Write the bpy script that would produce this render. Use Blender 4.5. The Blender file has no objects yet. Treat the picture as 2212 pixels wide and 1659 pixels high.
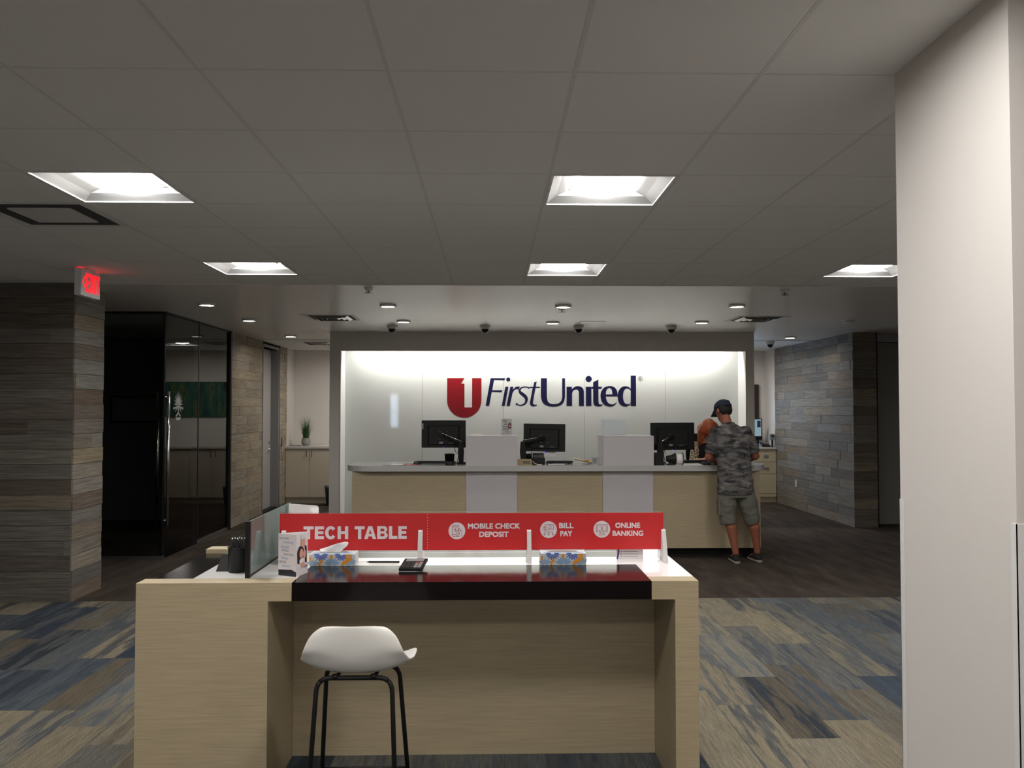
import bpy, math, random
from mathutils import Vector, Matrix, noise, Euler

random.seed(7)
SC = bpy.context.scene
COL = SC.collection

# ------------------------------------------------------------------ camera
cam_d = bpy.data.cameras.new('camera')
cam = bpy.data.objects.new('camera', cam_d)
COL.objects.link(cam)
cam.location = (0, 0, 1.643)
cam_d.sensor_width = 36.0
cam_d.lens = 36.0 * 1870.0 / 2212.0
cam_d.clip_start = 0.05
cam.rotation_euler = (math.pi / 2 + math.atan(56.5 / 1870), 0, -math.atan(44 / 1870))
SC.camera = cam

# ------------------------------------------------------------------ world, exposure, daylight
w = bpy.data.worlds.new('world')
SC.world = w
w.use_nodes = True
w.node_tree.nodes['Background'].inputs[0].default_value = (0.55, 0.72, 1.0, 1)
w.node_tree.nodes['Background'].inputs[1].default_value = 1.2
SC.view_settings.view_transform = 'Standard'
SC.view_settings.look = 'None'
SC.view_settings.gamma = 1.0
SC.view_settings.use_curve_mapping = False
SC.view_settings.exposure = 0.0
LAMP = 55.0        # radiance of the troffer lenses
COVE = 80.0        # radiance of the strip above the teller wall
ALCOVE = 62.0
DOWN = 170.0       # radiance of the small downlight lenses


def area_light(name, loc, rot, sx, sy, power, col):
    d = bpy.data.lights.new(name, 'AREA')
    d.shape = 'RECTANGLE'
    d.size, d.size_y = sx, sy
    d.energy = power
    d.color = col
    o = bpy.data.objects.new(name, d)
    COL.objects.link(o)
    o.location = loc
    o.rotation_euler = rot
    return o


# daylight entering by the street windows behind the camera and by the drive-up window of the back room
area_light('street_daylight', (-3.02, -1.89, 1.62), (math.pi / 2, 0, 0), 0.22, 1.0, 5, (0.75, 0.87, 1.0))
area_light('drive_up_daylight', (3.9, 16.17, 1.55), (-math.pi / 2, 0, 0), 1.9, 1.2, 26, (0.66, 0.82, 1.0))


# ------------------------------------------------------------------ helpers
def lin(r, g, b):
    f = lambda c: (c / 255 / 12.92) if c / 255 <= 0.04045 else ((c / 255 + 0.055) / 1.055) ** 2.4
    return (f(r), f(g), f(b), 1)


def nmat(name):
    m = bpy.data.materials.new(name)
    m.use_nodes = True
    nt = m.node_tree
    return m, nt, nt.nodes['Principled BSDF']


def mat(name, col, rough=0.5, metal=0.0, spec=0.5, emit=0.0, ecol=None, coat=0.0, grain=0.0, gscale=200, bump=0.0, stretch=(1, 1, 1), mottled=0.0, mscale=6):
    m, nt, p = nmat(name)
    p.inputs['Base Color'].default_value = col
    p.inputs['Roughness'].default_value = rough
    p.inputs['Metallic'].default_value = metal
    p.inputs['Specular IOR Level'].default_value = spec
    p.inputs['Coat Weight'].default_value = coat
    if emit:
        p.inputs['Emission Color'].default_value = ecol or col
        p.inputs['Emission Strength'].default_value = emit
    if grain or bump:
        tc = nt.nodes.new('ShaderNodeNewGeometry')
        mp = nt.nodes.new('ShaderNodeMapping')
        mp.inputs['Scale'].default_value = stretch
        nt.links.new(tc.outputs['Position'], mp.inputs[0])
        n = nt.nodes.new('ShaderNodeTexNoise')
        n.inputs['Scale'].default_value = gscale
        n.inputs['Detail'].default_value = 3
        nt.links.new(mp.outputs[0], n.inputs['Vector'])
        if grain:
            mr = nt.nodes.new('ShaderNodeMapRange')
            mr.inputs['From Min'].default_value = 0.3
            mr.inputs['From Max'].default_value = 0.7
            mr.inputs['To Min'].default_value = 1 - grain
            mr.inputs['To Max'].default_value = 1 + grain
            nt.links.new(n.outputs[0], mr.inputs[0])
            mul = nt.nodes.new('ShaderNodeVectorMath')
            mul.operation = 'SCALE'
            mul.inputs[0].default_value = col[:3]
            nt.links.new(mr.outputs[0], mul.inputs['Scale'])
            nt.links.new(mul.outputs[0], p.inputs['Base Color'])
        if bump:
            b = nt.nodes.new('ShaderNodeBump')
            b.inputs['Strength'].default_value = bump
            b.inputs['Distance'].default_value = 0.004
            nt.links.new(n.outputs[0], b.inputs['Height'])
            nt.links.new(b.outputs[0], p.inputs['Normal'])
    return m


def glass_mat(name, tint=(0.9, 0.95, 0.93, 1), ior=1.5, haze=0.0, hcol=(0.8, 0.8, 0.8, 1)):
    m = bpy.data.materials.new(name)
    m.use_nodes = True
    nt = m.node_tree
    nt.nodes.clear()
    out = nt.nodes.new('ShaderNodeOutputMaterial')
    tr = nt.nodes.new('ShaderNodeBsdfTransparent')
    tr.inputs[0].default_value = tint
    gl = nt.nodes.new('ShaderNodeBsdfGlossy')
    gl.inputs['Roughness'].default_value = 0.01
    fr = nt.nodes.new('ShaderNodeFresnel')
    fr.inputs['IOR'].default_value = ior
    mx = nt.nodes.new('ShaderNodeMixShader')
    nt.links.new(fr.outputs[0], mx.inputs[0])
    nt.links.new(tr.outputs[0], mx.inputs[1])
    nt.links.new(gl.outputs[0], mx.inputs[2])
    last = mx
    if haze:
        df = nt.nodes.new('ShaderNodeBsdfDiffuse')
        df.inputs[0].default_value = hcol
        m2 = nt.nodes.new('ShaderNodeMixShader')
        m2.inputs[0].default_value = haze
        nt.links.new(mx.outputs[0], m2.inputs[1])
        nt.links.new(df.outputs[0], m2.inputs[2])
        last = m2
    nt.links.new(last.outputs[0], out.inputs[0])
    return m


def ramp(nt, fac, stops, interp='LINEAR'):
    r = nt.nodes.new('ShaderNodeValToRGB')
    r.color_ramp.interpolation = interp
    e = r.color_ramp.elements
    while len(e) < len(stops):
        e.new(0.5)
    for el, (pos, c) in zip(e, stops):
        el.position = pos
        el.color = c
    nt.links.new(fac, r.inputs[0])
    return r.outputs[0]


def plank_mat(name, palette, stretch, grain_scale, mix=0.5, rough=0.75, bump=0.4, contrast=0.35, hard=False, speckle=0.0):
    """each piece draws its colours at random from the palette; streaks run along its own local x"""
    m, nt, p = nmat(name)
    L = nt.links.new
    oi = nt.nodes.new('ShaderNodeObjectInfo')
    tc = nt.nodes.new('ShaderNodeTexCoord')
    wn = nt.nodes.new('ShaderNodeTexWhiteNoise')
    wn.noise_dimensions = '1D'
    L(oi.outputs['Random'], wn.inputs['W'])
    off = nt.nodes.new('ShaderNodeVectorMath')
    off.operation = 'SCALE'
    off.inputs['Scale'].default_value = 60
    L(wn.outputs['Color'], off.inputs[0])
    add = nt.nodes.new('ShaderNodeVectorMath')
    L(tc.outputs['Object'], add.inputs[0])
    L(off.outputs[0], add.inputs[1])
    mp = nt.nodes.new('ShaderNodeMapping')
    mp.inputs['Scale'].default_value = stretch
    L(add.outputs[0], mp.inputs[0])
    n1 = nt.nodes.new('ShaderNodeTexNoise')
    n1.inputs['Scale'].default_value = 1.0
    n1.inputs['Detail'].default_value = 5
    n1.inputs['Roughness'].default_value = 0.6
    L(mp.outputs[0], n1.inputs['Vector'])
    n2 = nt.nodes.new('ShaderNodeTexNoise')
    n2.inputs['Scale'].default_value = grain_scale
    n2.inputs['Detail'].default_value = 4
    L(mp.outputs[0], n2.inputs['Vector'])
    k = len(palette)
    stops = [(i / k, lin(*c)) for i, c in enumerate(palette)]
    c1 = ramp(nt, oi.outputs['Random'], stops, 'CONSTANT')
    c2 = ramp(nt, wn.outputs['Value'], stops, 'CONSTANT')
    if hard:
        f = ramp(nt, n1.outputs[0], [(0.0, (0, 0, 0, 1)), (0.46, (0, 0, 0, 1)), (0.54, (1, 1, 1, 1))])
    else:
        f = ramp(nt, n1.outputs[0], [(0.35, (0, 0, 0, 1)), (0.75, (1, 1, 1, 1))])
    fm = nt.nodes.new('ShaderNodeMath')
    fm.operation = 'MULTIPLY'
    fm.inputs[1].default_value = mix
    L(f, fm.inputs[0])
    mx = nt.nodes.new('ShaderNodeMix')
    mx.data_type = 'RGBA'
    L(fm.outputs[0], mx.inputs[0])
    L(c1, mx.inputs[6])
    L(c2, mx.inputs[7])
    mr = nt.nodes.new('ShaderNodeMapRange')
    mr.inputs['From Min'].default_value = 0.3
    mr.inputs['From Max'].default_value = 0.7
    mr.inputs['To Min'].default_value = 1 - contrast
    mr.inputs['To Max'].default_value = 1 + contrast
    L(n2.outputs[0], mr.inputs[0])
    sc = nt.nodes.new('ShaderNodeVectorMath')
    sc.operation = 'SCALE'
    L(mx.outputs[2], sc.inputs[0])
    L(mr.outputs[0], sc.inputs['Scale'])
    fin = sc.outputs[0]
    if speckle:
        n3 = nt.nodes.new('ShaderNodeTexNoise')
        n3.inputs['Scale'].default_value = 170
        n3.inputs['Detail'].default_value = 2
        L(tc.outputs['Object'], n3.inputs['Vector'])
        m3 = nt.nodes.new('ShaderNodeMapRange')
        m3.inputs['From Min'].default_value = 0.3
        m3.inputs['From Max'].default_value = 0.7
        m3.inputs['To Min'].default_value = 1 - speckle
        m3.inputs['To Max'].default_value = 1 + speckle
        L(n3.outputs[0], m3.inputs[0])
        s3 = nt.nodes.new('ShaderNodeVectorMath')
        s3.operation = 'SCALE'
        L(fin, s3.inputs[0])
        L(m3.outputs[0], s3.inputs['Scale'])
        fin = s3.outputs[0]
    L(fin, p.inputs['Base Color'])
    p.inputs['Roughness'].default_value = rough
    p.inputs['Specular IOR Level'].default_value = 0.2
    b = nt.nodes.new('ShaderNodeBump')
    b.inputs['Strength'].default_value = bump
    b.inputs['Distance'].default_value = 0.003
    L(n2.outputs[0], b.inputs['Height'])
    L(b.outputs[0], p.inputs['Normal'])
    return m


ORIGIN = {}


class G:
    """collects geometry in world coordinates and links it as one mesh object"""

    def __init__(s):
        s.v, s.f, s.sm = [], [], []

    def add(s, vs, fs, smooth=False):
        o = len(s.v)
        s.v += [Vector(p) for p in vs]
        s.f += [[i + o for i in f] for f in fs]
        s.sm += [smooth] * len(fs)
        return s

    def box(s, x0, x1, y0, y1, z0, z1):
        vs = [(x, y, z) for z in (z0, z1) for y in (y0, y1) for x in (x0, x1)]
        return s.add(vs, [(0, 2, 3, 1), (4, 5, 7, 6), (0, 1, 5, 4), (2, 6, 7, 3), (0, 4, 6, 2), (1, 3, 7, 5)])

    def rings(s, rs, smooth=True, cap=True, closed=False):
        n = len(rs[0])
        vs = [p for r in rs for p in r]
        fs = []
        m = len(rs)
        for i in range(m if closed else m - 1):
            j = (i + 1) % m
            for k in range(n):
                q = (k + 1) % n
                fs.append((i * n + k, i * n + q, j * n + q, j * n + k))
        s.add(vs, fs, smooth)
        if cap and not closed:
            o = len(s.v) - len(vs)
            s.f.append([o + k for k in range(n)][::-1])
            s.f.append([o + (m - 1) * n + k for k in range(n)])
            s.sm += [False, False]
        return s

    def tube(s, pts, r, n=10, cap=True, closed=False):
        pts = [Vector(p) for p in pts]
        rr = r if isinstance(r, (list, tuple)) else [r] * len(pts)
        rs = []
        ref = None
        m = len(pts)
        for i, p in enumerate(pts):
            if closed:
                t = pts[(i + 1) % m] - pts[i - 1]
            else:
                t = pts[min(i + 1, m - 1)] - pts[max(i - 1, 0)]
            t.normalize()
            if ref is None:
                ref = Vector((0, 0, 1)) if abs(t.z) < 0.9 else Vector((1, 0, 0))
            a = (ref - t * ref.dot(t)).normalized()
            ref = a
            b = t.cross(a)
            q = rr[i] if isinstance(rr[i], (list, tuple)) else (rr[i], rr[i])
            rs.append([p + a * math.cos(2 * math.pi * k / n) * q[0] + b * math.sin(2 * math.pi * k / n) * q[1] for k in range(n)])
        return s.rings(rs, True, cap, closed)

    def lathe(s, prof, c=(0, 0, 0), n=24, M=None):
        c = Vector(c)
        rs = []
        for r, z in prof:
            ring = [Vector((r * math.cos(2 * math.pi * k / n), r * math.sin(2 * math.pi * k / n), z)) for k in range(n)]
            rs.append([c + (M @ p if M else p) for p in ring])
        return s.rings(rs, True, True)

    def ball(s, c, r, M=None, n=16, m=10):
        c = Vector(c)
        r = r if isinstance(r, (list, tuple)) else (r, r, r)
        rs = []
        for i in range(m + 1):
            a = -math.pi / 2 + math.pi * (i + 0.02 * (i == 0) - 0.02 * (i == m)) / m
            ring = []
            for k in range(n):
                t = 2 * math.pi * k / n
                p = Vector((r[0] * math.cos(a) * math.cos(t), r[1] * math.cos(a) * math.sin(t), r[2] * math.sin(a)))
                ring.append(c + (M @ p if M else p))
            rs.append(ring)
        return s.rings(rs, True, True)

    def prism(s, poly, fn, d0, d1):
        """poly (convex or gently concave) in 2-D; fn(u, v, d) -> point"""
        n = len(poly)
        a = [fn(u, v, d0) for u, v in poly]
        b = [fn(u, v, d1) for u, v in poly]
        s.add(a + b, [tuple(range(n))[::-1], tuple(range(n, 2 * n))] + [(i, (i + 1) % n, n + (i + 1) % n, n + i) for i in range(n)])
        return s

    def build(s, name, m=None, parent=None, bevel=0.0, smooth=None):
        org = ORIGIN.get(parent.name, Vector((0, 0, 0))) if parent else Vector((0, 0, 0))
        me = bpy.data.meshes.new(name)
        me.from_pydata([tuple(p - org) for p in s.v], [], s.f)
        for pl, q in zip(me.polygons, s.sm):
            pl.use_smooth = q if smooth is None else smooth
        me.update()
        return link(name, me, m, parent, bevel, org)


def link(name, me, m=None, parent=None, bevel=0.0, org=Vector((0, 0, 0))):
    if m is not None:
        for q in (m if isinstance(m, (list, tuple)) else [m]):
            me.materials.append(q)
    o = bpy.data.objects.new(name, me)
    COL.objects.link(o)
    if parent:
        o.parent = parent
    ORIGIN[o.name] = org
    if bevel:
        b = o.modifiers.new('bevel', 'BEVEL')
        b.width = bevel
        b.segments = 2
        b.limit_method = 'ANGLE'
    return o


def tag(o, label=None, cat=None, group=None, kind=None):
    for k, v in (('label', label), ('category', cat), ('group', group), ('kind', kind)):
        if v:
            o[k] = v
    return o


def thing(name, label, cat, loc=(0, 0, 0), group=None, kind=None):
    o = bpy.data.objects.new(name, None)
    o.empty_display_size = 0.1
    COL.objects.link(o)
    o.location = loc
    ORIGIN[o.name] = Vector(loc)
    return tag(o, label, cat, group, kind)


def dup(o, loc=None, label=None, parent=None, rz=None):
    c = o.copy()
    COL.objects.link(c)
    if parent:
        c.parent = parent
    if loc is not None:
        c.location = loc
    if rz is not None:
        c.rotation_euler = (0, 0, rz)
    if label:
        c['label'] = label
    for ch in list(o.children):
        dup(ch, parent=c)
    return c


def box(name, x0, x1, y0, y1, z0, z1, m, parent=None, bevel=0.0):
    return G().box(x0, x1, y0, y1, z0, z1).build(name, m, parent, bevel)


def evaluated(o):
    dg = bpy.context.evaluated_depsgraph_get()
    me = bpy.data.meshes.new_from_object(o.evaluated_get(dg))
    return me


def shape_mesh(loops, depth):
    """filled 2-D outline (even-odd holes) with thickness, as (verts, faces); x, y in the plane, z 0..depth"""
    cu = bpy.data.curves.new('outline', 'CURVE')
    cu.dimensions = '2D'
    cu.fill_mode = 'BOTH'
    cu.extrude = depth / 2
    for lp in loops:
        sp = cu.splines.new('POLY')
        sp.points.add(len(lp) - 1)
        for p, (x, y) in zip(sp.points, lp):
            p.co = (x, y, 0, 1)
        sp.use_cyclic_u = True
    o = bpy.data.objects.new('outline', cu)
    COL.objects.link(o)
    me = evaluated(o)
    vs = [Vector((v.co.x, v.co.y, v.co.z + depth / 2)) for v in me.vertices]
    fs = [tuple(p.vertices) for p in me.polygons]
    bpy.data.objects.remove(o)
    bpy.data.curves.remove(cu)
    bpy.data.meshes.remove(me)
    return vs, fs


def text_mesh(txt, depth, bold=0.0, shear=0.0, spacing=1.0):
    cu = bpy.data.curves.new('lettering', 'FONT')
    cu.body = txt
    cu.size = 1.0
    cu.offset = bold
    cu.shear = shear
    cu.space_character = spacing
    cu.extrude = 0.5
    cu.resolution_u = 3
    o = bpy.data.objects.new('lettering', cu)
    COL.objects.link(o)
    me = evaluated(o)
    vs = [Vector((v.co.x, v.co.y, (v.co.z + 0.5) * depth)) for v in me.vertices]
    fs = [tuple(p.vertices) for p in me.polygons]
    bpy.data.objects.remove(o)
    bpy.data.curves.remove(cu)
    bpy.data.meshes.remove(me)
    return vs, fs


def fit(vs, x0, x1, y0, y1):
    ax, bx = min(v.x for v in vs), max(v.x for v in vs)
    ay, by = min(v.y for v in vs), max(v.y for v in vs)
    for v in vs:
        v.x = x0 + (v.x - ax) / (bx - ax) * (x1 - x0)
        v.y = y0 + (v.y - ay) / (by - ay) * (y1 - y0)
    return vs


class Board:
    """a flat face for print or lettering: origin, axis right, axis up, outward normal"""

    def __init__(s, o, ux, uy):
        s.o, s.ux, s.uy = Vector(o), Vector(ux).normalized(), Vector(uy).normalized()
        s.n = s.ux.cross(s.uy)

    def put(s, vs, lift=0.0):
        return [s.o + s.ux * v.x + s.uy * v.y + s.n * (v.z + lift) for v in vs]

    def text(s, txt, x0, x1, y0, y1, depth=0.0006, bold=0.0, lift=0.0002, g=None, shear=0.0):
        g = g or G()
        t = bold * (y1 - y0)            # a bolder cut: slightly shifted repeats of the same letters
        vs, fs = text_mesh(txt, depth, 0.0, shear)
        vs = fit(vs, x0 + t, x1 - t, y0 + t, y1 - t)
        for i, (a, b) in enumerate(((0, 0), (t, t), (-t, t), (t, -t), (-t, -t)) if bold else ((0, 0),)):
            g.add([p + s.ux * a + s.uy * b for p in s.put(vs, lift + i * 0.00015)], fs)
        return g

    def shape(s, loops, depth=0.0006, lift=0.0002, g=None):
        vs, fs = shape_mesh(loops, depth)
        return (g or G()).add(s.put(vs, lift), fs)


def arc(cx, cy, rx, ry, a0, a1, n=16):
    return [(cx + rx * math.cos(math.radians(a0 + (a1 - a0) * i / n)), cy + ry * math.sin(math.radians(a0 + (a1 - a0) * i / n))) for i in range(n + 1)]


def stroke(pts, ws):
    """outline of a line of varying width"""
    L, R = [], []
    for i, (x, y) in enumerate(pts):
        a = pts[max(i - 1, 0)]
        b = pts[min(i + 1, len(pts) - 1)]
        t = Vector((b[0] - a[0], b[1] - a[1])).normalized()
        wd = (ws[i] if isinstance(ws, (list, tuple)) else ws) / 2
        L.append((x - t.y * wd, y + t.x * wd))
        R.append((x + t.y * wd, y - t.x * wd))
    return L + R[::-1]


def smooth_path(pts, sub=6):
    """Catmull-Rom through the points"""
    P = [Vector(p) for p in pts]
    out = []
    for i in range(len(P) - 1):
        p0, p1, p2, p3 = P[max(i - 1, 0)], P[i], P[i + 1], P[min(i + 2, len(P) - 1)]
        for k in range(sub):
            t = k / sub
            out.append(0.5 * ((2 * p1) + (p2 - p0) * t + (2 * p0 - 5 * p1 + 4 * p2 - p3) * t * t + (3 * p1 - p0 - 3 * p2 + p3) * t ** 3))
    out.append(P[-1])
    return out


# ------------------------------------------------------------------ materials
M = {}
M['tile'] = mat('ceiling tile', (0.80, 0.80, 0.78, 1), 0.95, spec=0.1, bump=0.15, gscale=90)
M['grid'] = mat('grid metal', (0.66, 0.66, 0.65, 1), 0.5)
M['tbar'] = mat('ceiling grid bar', (0.68, 0.68, 0.66, 1), 0.7)
M['drywall'] = mat('satin ceiling drywall', (0.80, 0.77, 0.74, 1), 0.33, spec=0.5)
M['paint_white'] = mat('warm white paint', (0.74, 0.70, 0.66, 1), 0.8, spec=0.2, bump=0.06, gscale=180)
M['pillar_paint'] = mat('pillar white paint', (0.66, 0.63, 0.60, 1), 0.8, spec=0.2, bump=0.06, gscale=180)
M['paint_grey'] = mat('grey paint', (0.68, 0.66, 0.62, 1), 0.8, spec=0.2, bump=0.06, gscale=180)
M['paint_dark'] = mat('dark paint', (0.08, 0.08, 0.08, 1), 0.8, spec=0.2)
M['office_dark'] = mat('unlit office paint', (0.20, 0.205, 0.205, 1), 0.85, spec=0.15)  # darkness of the switched-off room is put into the wall colour
M['door_white'] = mat('pale door laminate', (0.45, 0.43, 0.41, 1), 0.5)
M['frame_grey'] = mat('grey door frame', (0.28, 0.28, 0.285, 1), 0.45)
M['alu'] = mat('brushed aluminium', (0.42, 0.42, 0.42, 1), 0.35, metal=1.0)
M['chrome'] = mat('chrome', (0.75, 0.75, 0.74, 1), 0.12, metal=1.0)
M['black_metal'] = mat('black powder coat', (0.007, 0.007, 0.0075, 1), 0.5, spec=0.3)
M['black_plastic'] = mat('black plastic', (0.007, 0.0075, 0.008, 1), 0.45, spec=0.3)
M['dark_plastic'] = mat('charcoal plastic', (0.035, 0.036, 0.038, 1), 0.5)
M['grey_plastic'] = mat('grey plastic', (0.25, 0.25, 0.25, 1), 0.5)
M['white_plastic'] = mat('white moulded plastic', (0.80, 0.78, 0.74, 1), 0.42)
M['reflector'] = mat('shaded lamp reflector', (0.22, 0.22, 0.22, 1), 0.35)  # white pan greyed, so its dimmer sides are in the colour
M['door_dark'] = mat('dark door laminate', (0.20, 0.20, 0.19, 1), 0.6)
M['white_metal'] = mat('white enamel', (0.72, 0.72, 0.71, 1), 0.45)
M['maple'] = mat('pale maple laminate', (0.45, 0.365, 0.235, 1), 0.5, grain=0.09, gscale=14, stretch=(0.35, 0.35, 9))
M['maple_dim'] = mat('maple laminate panel', (0.42, 0.345, 0.225, 1), 0.5, grain=0.08, gscale=14, stretch=(0.35, 0.35, 9))
M['quartz'] = mat('white quartz', (0.88, 0.86, 0.85, 1), 0.10, spec=0.3, grain=0.02, gscale=300)
M['quartz_grey'] = mat('pale grey quartz', (0.46, 0.455, 0.45, 1), 0.15, grain=0.03, gscale=300)
M['grey_laminate'] = mat('pale grey laminate', (0.52, 0.50, 0.515, 1), 0.45, grain=0.03, gscale=300)
M['black_gloss'] = mat('black gloss laminate', (0.008, 0.0065, 0.0065, 1), 0.14, spec=0.12)
M['back_glass'] = mat('white back painted glass', (0.60, 0.62, 0.60, 1), 0.04, spec=0.6, coat=0.3)
M['sign_red'] = mat('red print', lin(205, 38, 42), 0.35)
M['sign_white'] = mat('white print', lin(232, 222, 226), 0.4)
M['logo_red'] = mat('logo red', lin(122, 18, 26), 0.4, spec=0.25)
M['logo_navy'] = mat('logo navy', lin(16, 16, 56), 0.4, spec=0.3)
M['logo_grey'] = mat('logo grey', lin(110, 110, 110), 0.4)
M['lamp'] = mat('lamp lens', (1, 1, 1, 1), 0.5, emit=LAMP, ecol=(1.0, 0.97, 0.925, 1))
M['cove'] = mat('cove strip lens', (1, 1, 1, 1), 0.5, emit=COVE, ecol=(1.0, 0.965, 0.91, 1))
M['down_lamp'] = mat('downlight lens', (1, 1, 1, 1), 0.5, emit=DOWN, ecol=(1.0, 0.94, 0.86, 1))
M['alcove_lamp'] = mat('alcove lamp lens', (1, 1, 1, 1), 0.5, emit=ALCOVE, ecol=(1.0, 0.95, 0.88, 1))
M['exit_red'] = mat('lit exit red', (1, 0.02, 0.03, 1), 0.5, emit=1.7, ecol=(1.0, 0.006, 0.014, 1))
M['led'] = mat('blue power light', (0.1, 0.1, 1, 1), 0.5, emit=4, ecol=(0.12, 0.1, 1, 1))
M['glass'] = glass_mat('office glass', (0.80, 0.84, 0.82, 1), 1.5)
M['table_glass'] = glass_mat('divider glass', (0.84, 0.93, 0.90, 1), 1.45, haze=0.24, hcol=(0.36, 0.46, 0.44, 1))
M['acrylic'] = glass_mat('clear acrylic', (0.96, 0.96, 0.96, 1), 1.4)
M['acrylic_pale'] = glass_mat('pale acrylic', (0.94, 0.96, 0.98, 1), 1.35, haze=0.25, hcol=(0.75, 0.8, 0.85, 1))
M['frosted'] = glass_mat('frosted acrylic', (0.95, 0.95, 0.95, 1), 1.3, haze=0.72, hcol=(0.78, 0.76, 0.75, 1))
M['paper'] = mat('white paper', (0.80, 0.78, 0.78, 1), 0.7)
M['paper_pink'] = mat('warm white card', (0.74, 0.68, 0.69, 1), 0.6)
M['ink'] = mat('black ink', (0.02, 0.02, 0.025, 1), 0.6)
M['ink_grey'] = mat('grey ink', (0.16, 0.16, 0.17, 1), 0.6)
M['ink_blue'] = mat('pale blue ink', lin(128, 150, 196), 0.6)
M['ink_maroon'] = mat('maroon line print', lin(150, 60, 66), 0.5)
M['navy_ink'] = mat('navy ink', lin(40, 50, 120), 0.6)
M['orange_ink'] = mat('orange print', lin(226, 148, 38), 0.6)
M['violet_blue'] = mat('violet blue print', lin(92, 112, 188), 0.6)
M['sky_ink'] = mat('light blue print', lin(140, 170, 205), 0.6)
M['cream_print'] = mat('pale carton print', lin(205, 212, 214), 0.6)
M['skin_print'] = mat('printed skin tone', lin(214, 160, 140), 0.6)
M['hair_print'] = mat('printed dark hair', lin(50, 30, 30), 0.6)
M['gold'] = mat('gold plate', lin(120, 104, 66), 0.45, metal=0.2)
M['cream'] = mat('cream laminate', lin(198, 186, 156), 0.5)
M['taupe'] = mat('taupe laminate', (0.58, 0.515, 0.41, 1), 0.5, grain=0.03, gscale=200)
M['counter_pale'] = mat('pale solid surface', (0.62, 0.60, 0.57, 1), 0.3)
M['mesh_black'] = glass_mat('black wire mesh', (0.35, 0.35, 0.35, 1), 1.05, haze=0.55, hcol=(0.008, 0.008, 0.008, 1))
M['pot'] = mat('glazed grey pot', (0.32, 0.32, 0.31, 1), 0.3)
M['leaf'] = mat('grass green', (0.045, 0.11, 0.03, 1), 0.6, grain=0.4, gscale=30)
M['skin_man'] = mat('tanned skin', lin(150, 92, 70), 0.5, spec=0.35, grain=0.06, gscale=60)
M['skin_woman'] = mat('fair skin', lin(196, 140, 120), 0.5, spec=0.35)
M['hair_dark'] = mat('dark cropped hair', (0.012, 0.010, 0.009, 1), 0.7, bump=0.6, gscale=260)
M['hair_red'] = mat('copper hair', (0.33, 0.075, 0.025, 1), 0.42, spec=0.4, grain=0.45, gscale=55, stretch=(1.2, 1.2, 0.12), bump=0.5)
M['cap_navy'] = mat('navy cotton', (0.012, 0.019, 0.045, 1), 0.85, bump=0.3, gscale=500)
M['shorts'] = mat('grey green cotton', lin(104, 104, 94), 0.9, grain=0.08, gscale=60, bump=0.35)
M['shoe'] = mat('black mesh shoe', (0.014, 0.014, 0.015, 1), 0.8, bump=0.4, gscale=400)
M['sole'] = mat('worn grey sole', lin(150, 146, 138), 0.8)
M['vest'] = mat('black knit', (0.012, 0.012, 0.013, 1), 0.85)
M['lips'] = mat('lips', lin(150, 80, 72), 0.5)
M['eye_white'] = mat('eye white', (0.7, 0.7, 0.68, 1), 0.3)
M['daylight_pane'] = glass_mat('window pane', (0.95, 0.97, 1.0, 1), 1.45)
M['brown_frame'] = mat('dark brown frame', (0.035, 0.02, 0.014, 1), 0.5)
M['screen'] = mat('lit screen', (0.02, 0.03, 0.04, 1), 0.3, emit=0.5, ecol=(0.42, 0.62, 0.72, 1))
M['screen_dark'] = mat('dark screen patch', (0.02, 0.03, 0.05, 1), 0.3, emit=0.05, ecol=(0.1, 0.2, 0.3, 1))
M['etch'] = mat('etched white film', (0.40, 0.41, 0.40, 1), 0.7)
M['shadow_black'] = mat('black shadow gap', (0.004, 0.004, 0.004, 1), 0.9)  # shade of plank gaps and toe kick put into a near-black colour
M['duct'] = mat('dark duct', (0.05, 0.05, 0.05, 1), 0.8)
M['wood_dark'] = plank_mat('dark reclaimed planks', [(112, 108, 101), (98, 91, 83), (116, 112, 105), (88, 80, 73), (120, 116, 108), (94, 85, 76), (104, 102, 97), (122, 112, 96), (100, 92, 84), (110, 107, 101)],
                           (1.3, 26, 26), 3.0, mix=0.65, contrast=0.3, bump=1.0)
M['wood_warm'] = plank_mat('beige reclaimed planks', [(168, 157, 139), (156, 144, 127), (170, 161, 146), (150, 138, 121), (163, 154, 140), (172, 158, 136), (158, 151, 141)],
                           (1.3, 26, 26), 3.0, mix=0.65, contrast=0.24, bump=0.8)
M['wood_grey'] = plank_mat('silver grey reclaimed planks', [(132, 132, 130), (122, 122, 120), (138, 136, 130), (116, 114, 110), (128, 128, 128), (140, 132, 118), (110, 108, 106), (134, 134, 134), (126, 120, 112), (128, 116, 102)],
                           (1.3, 26, 26), 3.0, mix=0.65, contrast=0.24, bump=0.8)
M['wood'] = plank_mat('reclaimed planks', [(128, 124, 116), (112, 104, 94), (140, 132, 120), (96, 86, 78), (134, 130, 124), (104, 90, 78), (120, 118, 114), (150, 138, 116), (118, 104, 92), (128, 126, 122), (108, 100, 92), (100, 100, 98)],
                      (1.3, 26, 26), 3.0, mix=0.65, contrast=0.3, bump=0.9)
M['carpet_plank'] = plank_mat('patterned carpet planks', [(118, 110, 94), (50, 58, 70), (92, 97, 100), (124, 116, 99), (68, 75, 84), (94, 86, 72), (60, 68, 78), (100, 98, 92), (47, 52, 60), (122, 116, 102), (76, 82, 88), (86, 88, 88)],
                              (1.5, 15, 1), 4.5, mix=0.74, contrast=0.22, bump=0.5, hard=True, speckle=0.38, rough=0.95)


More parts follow.
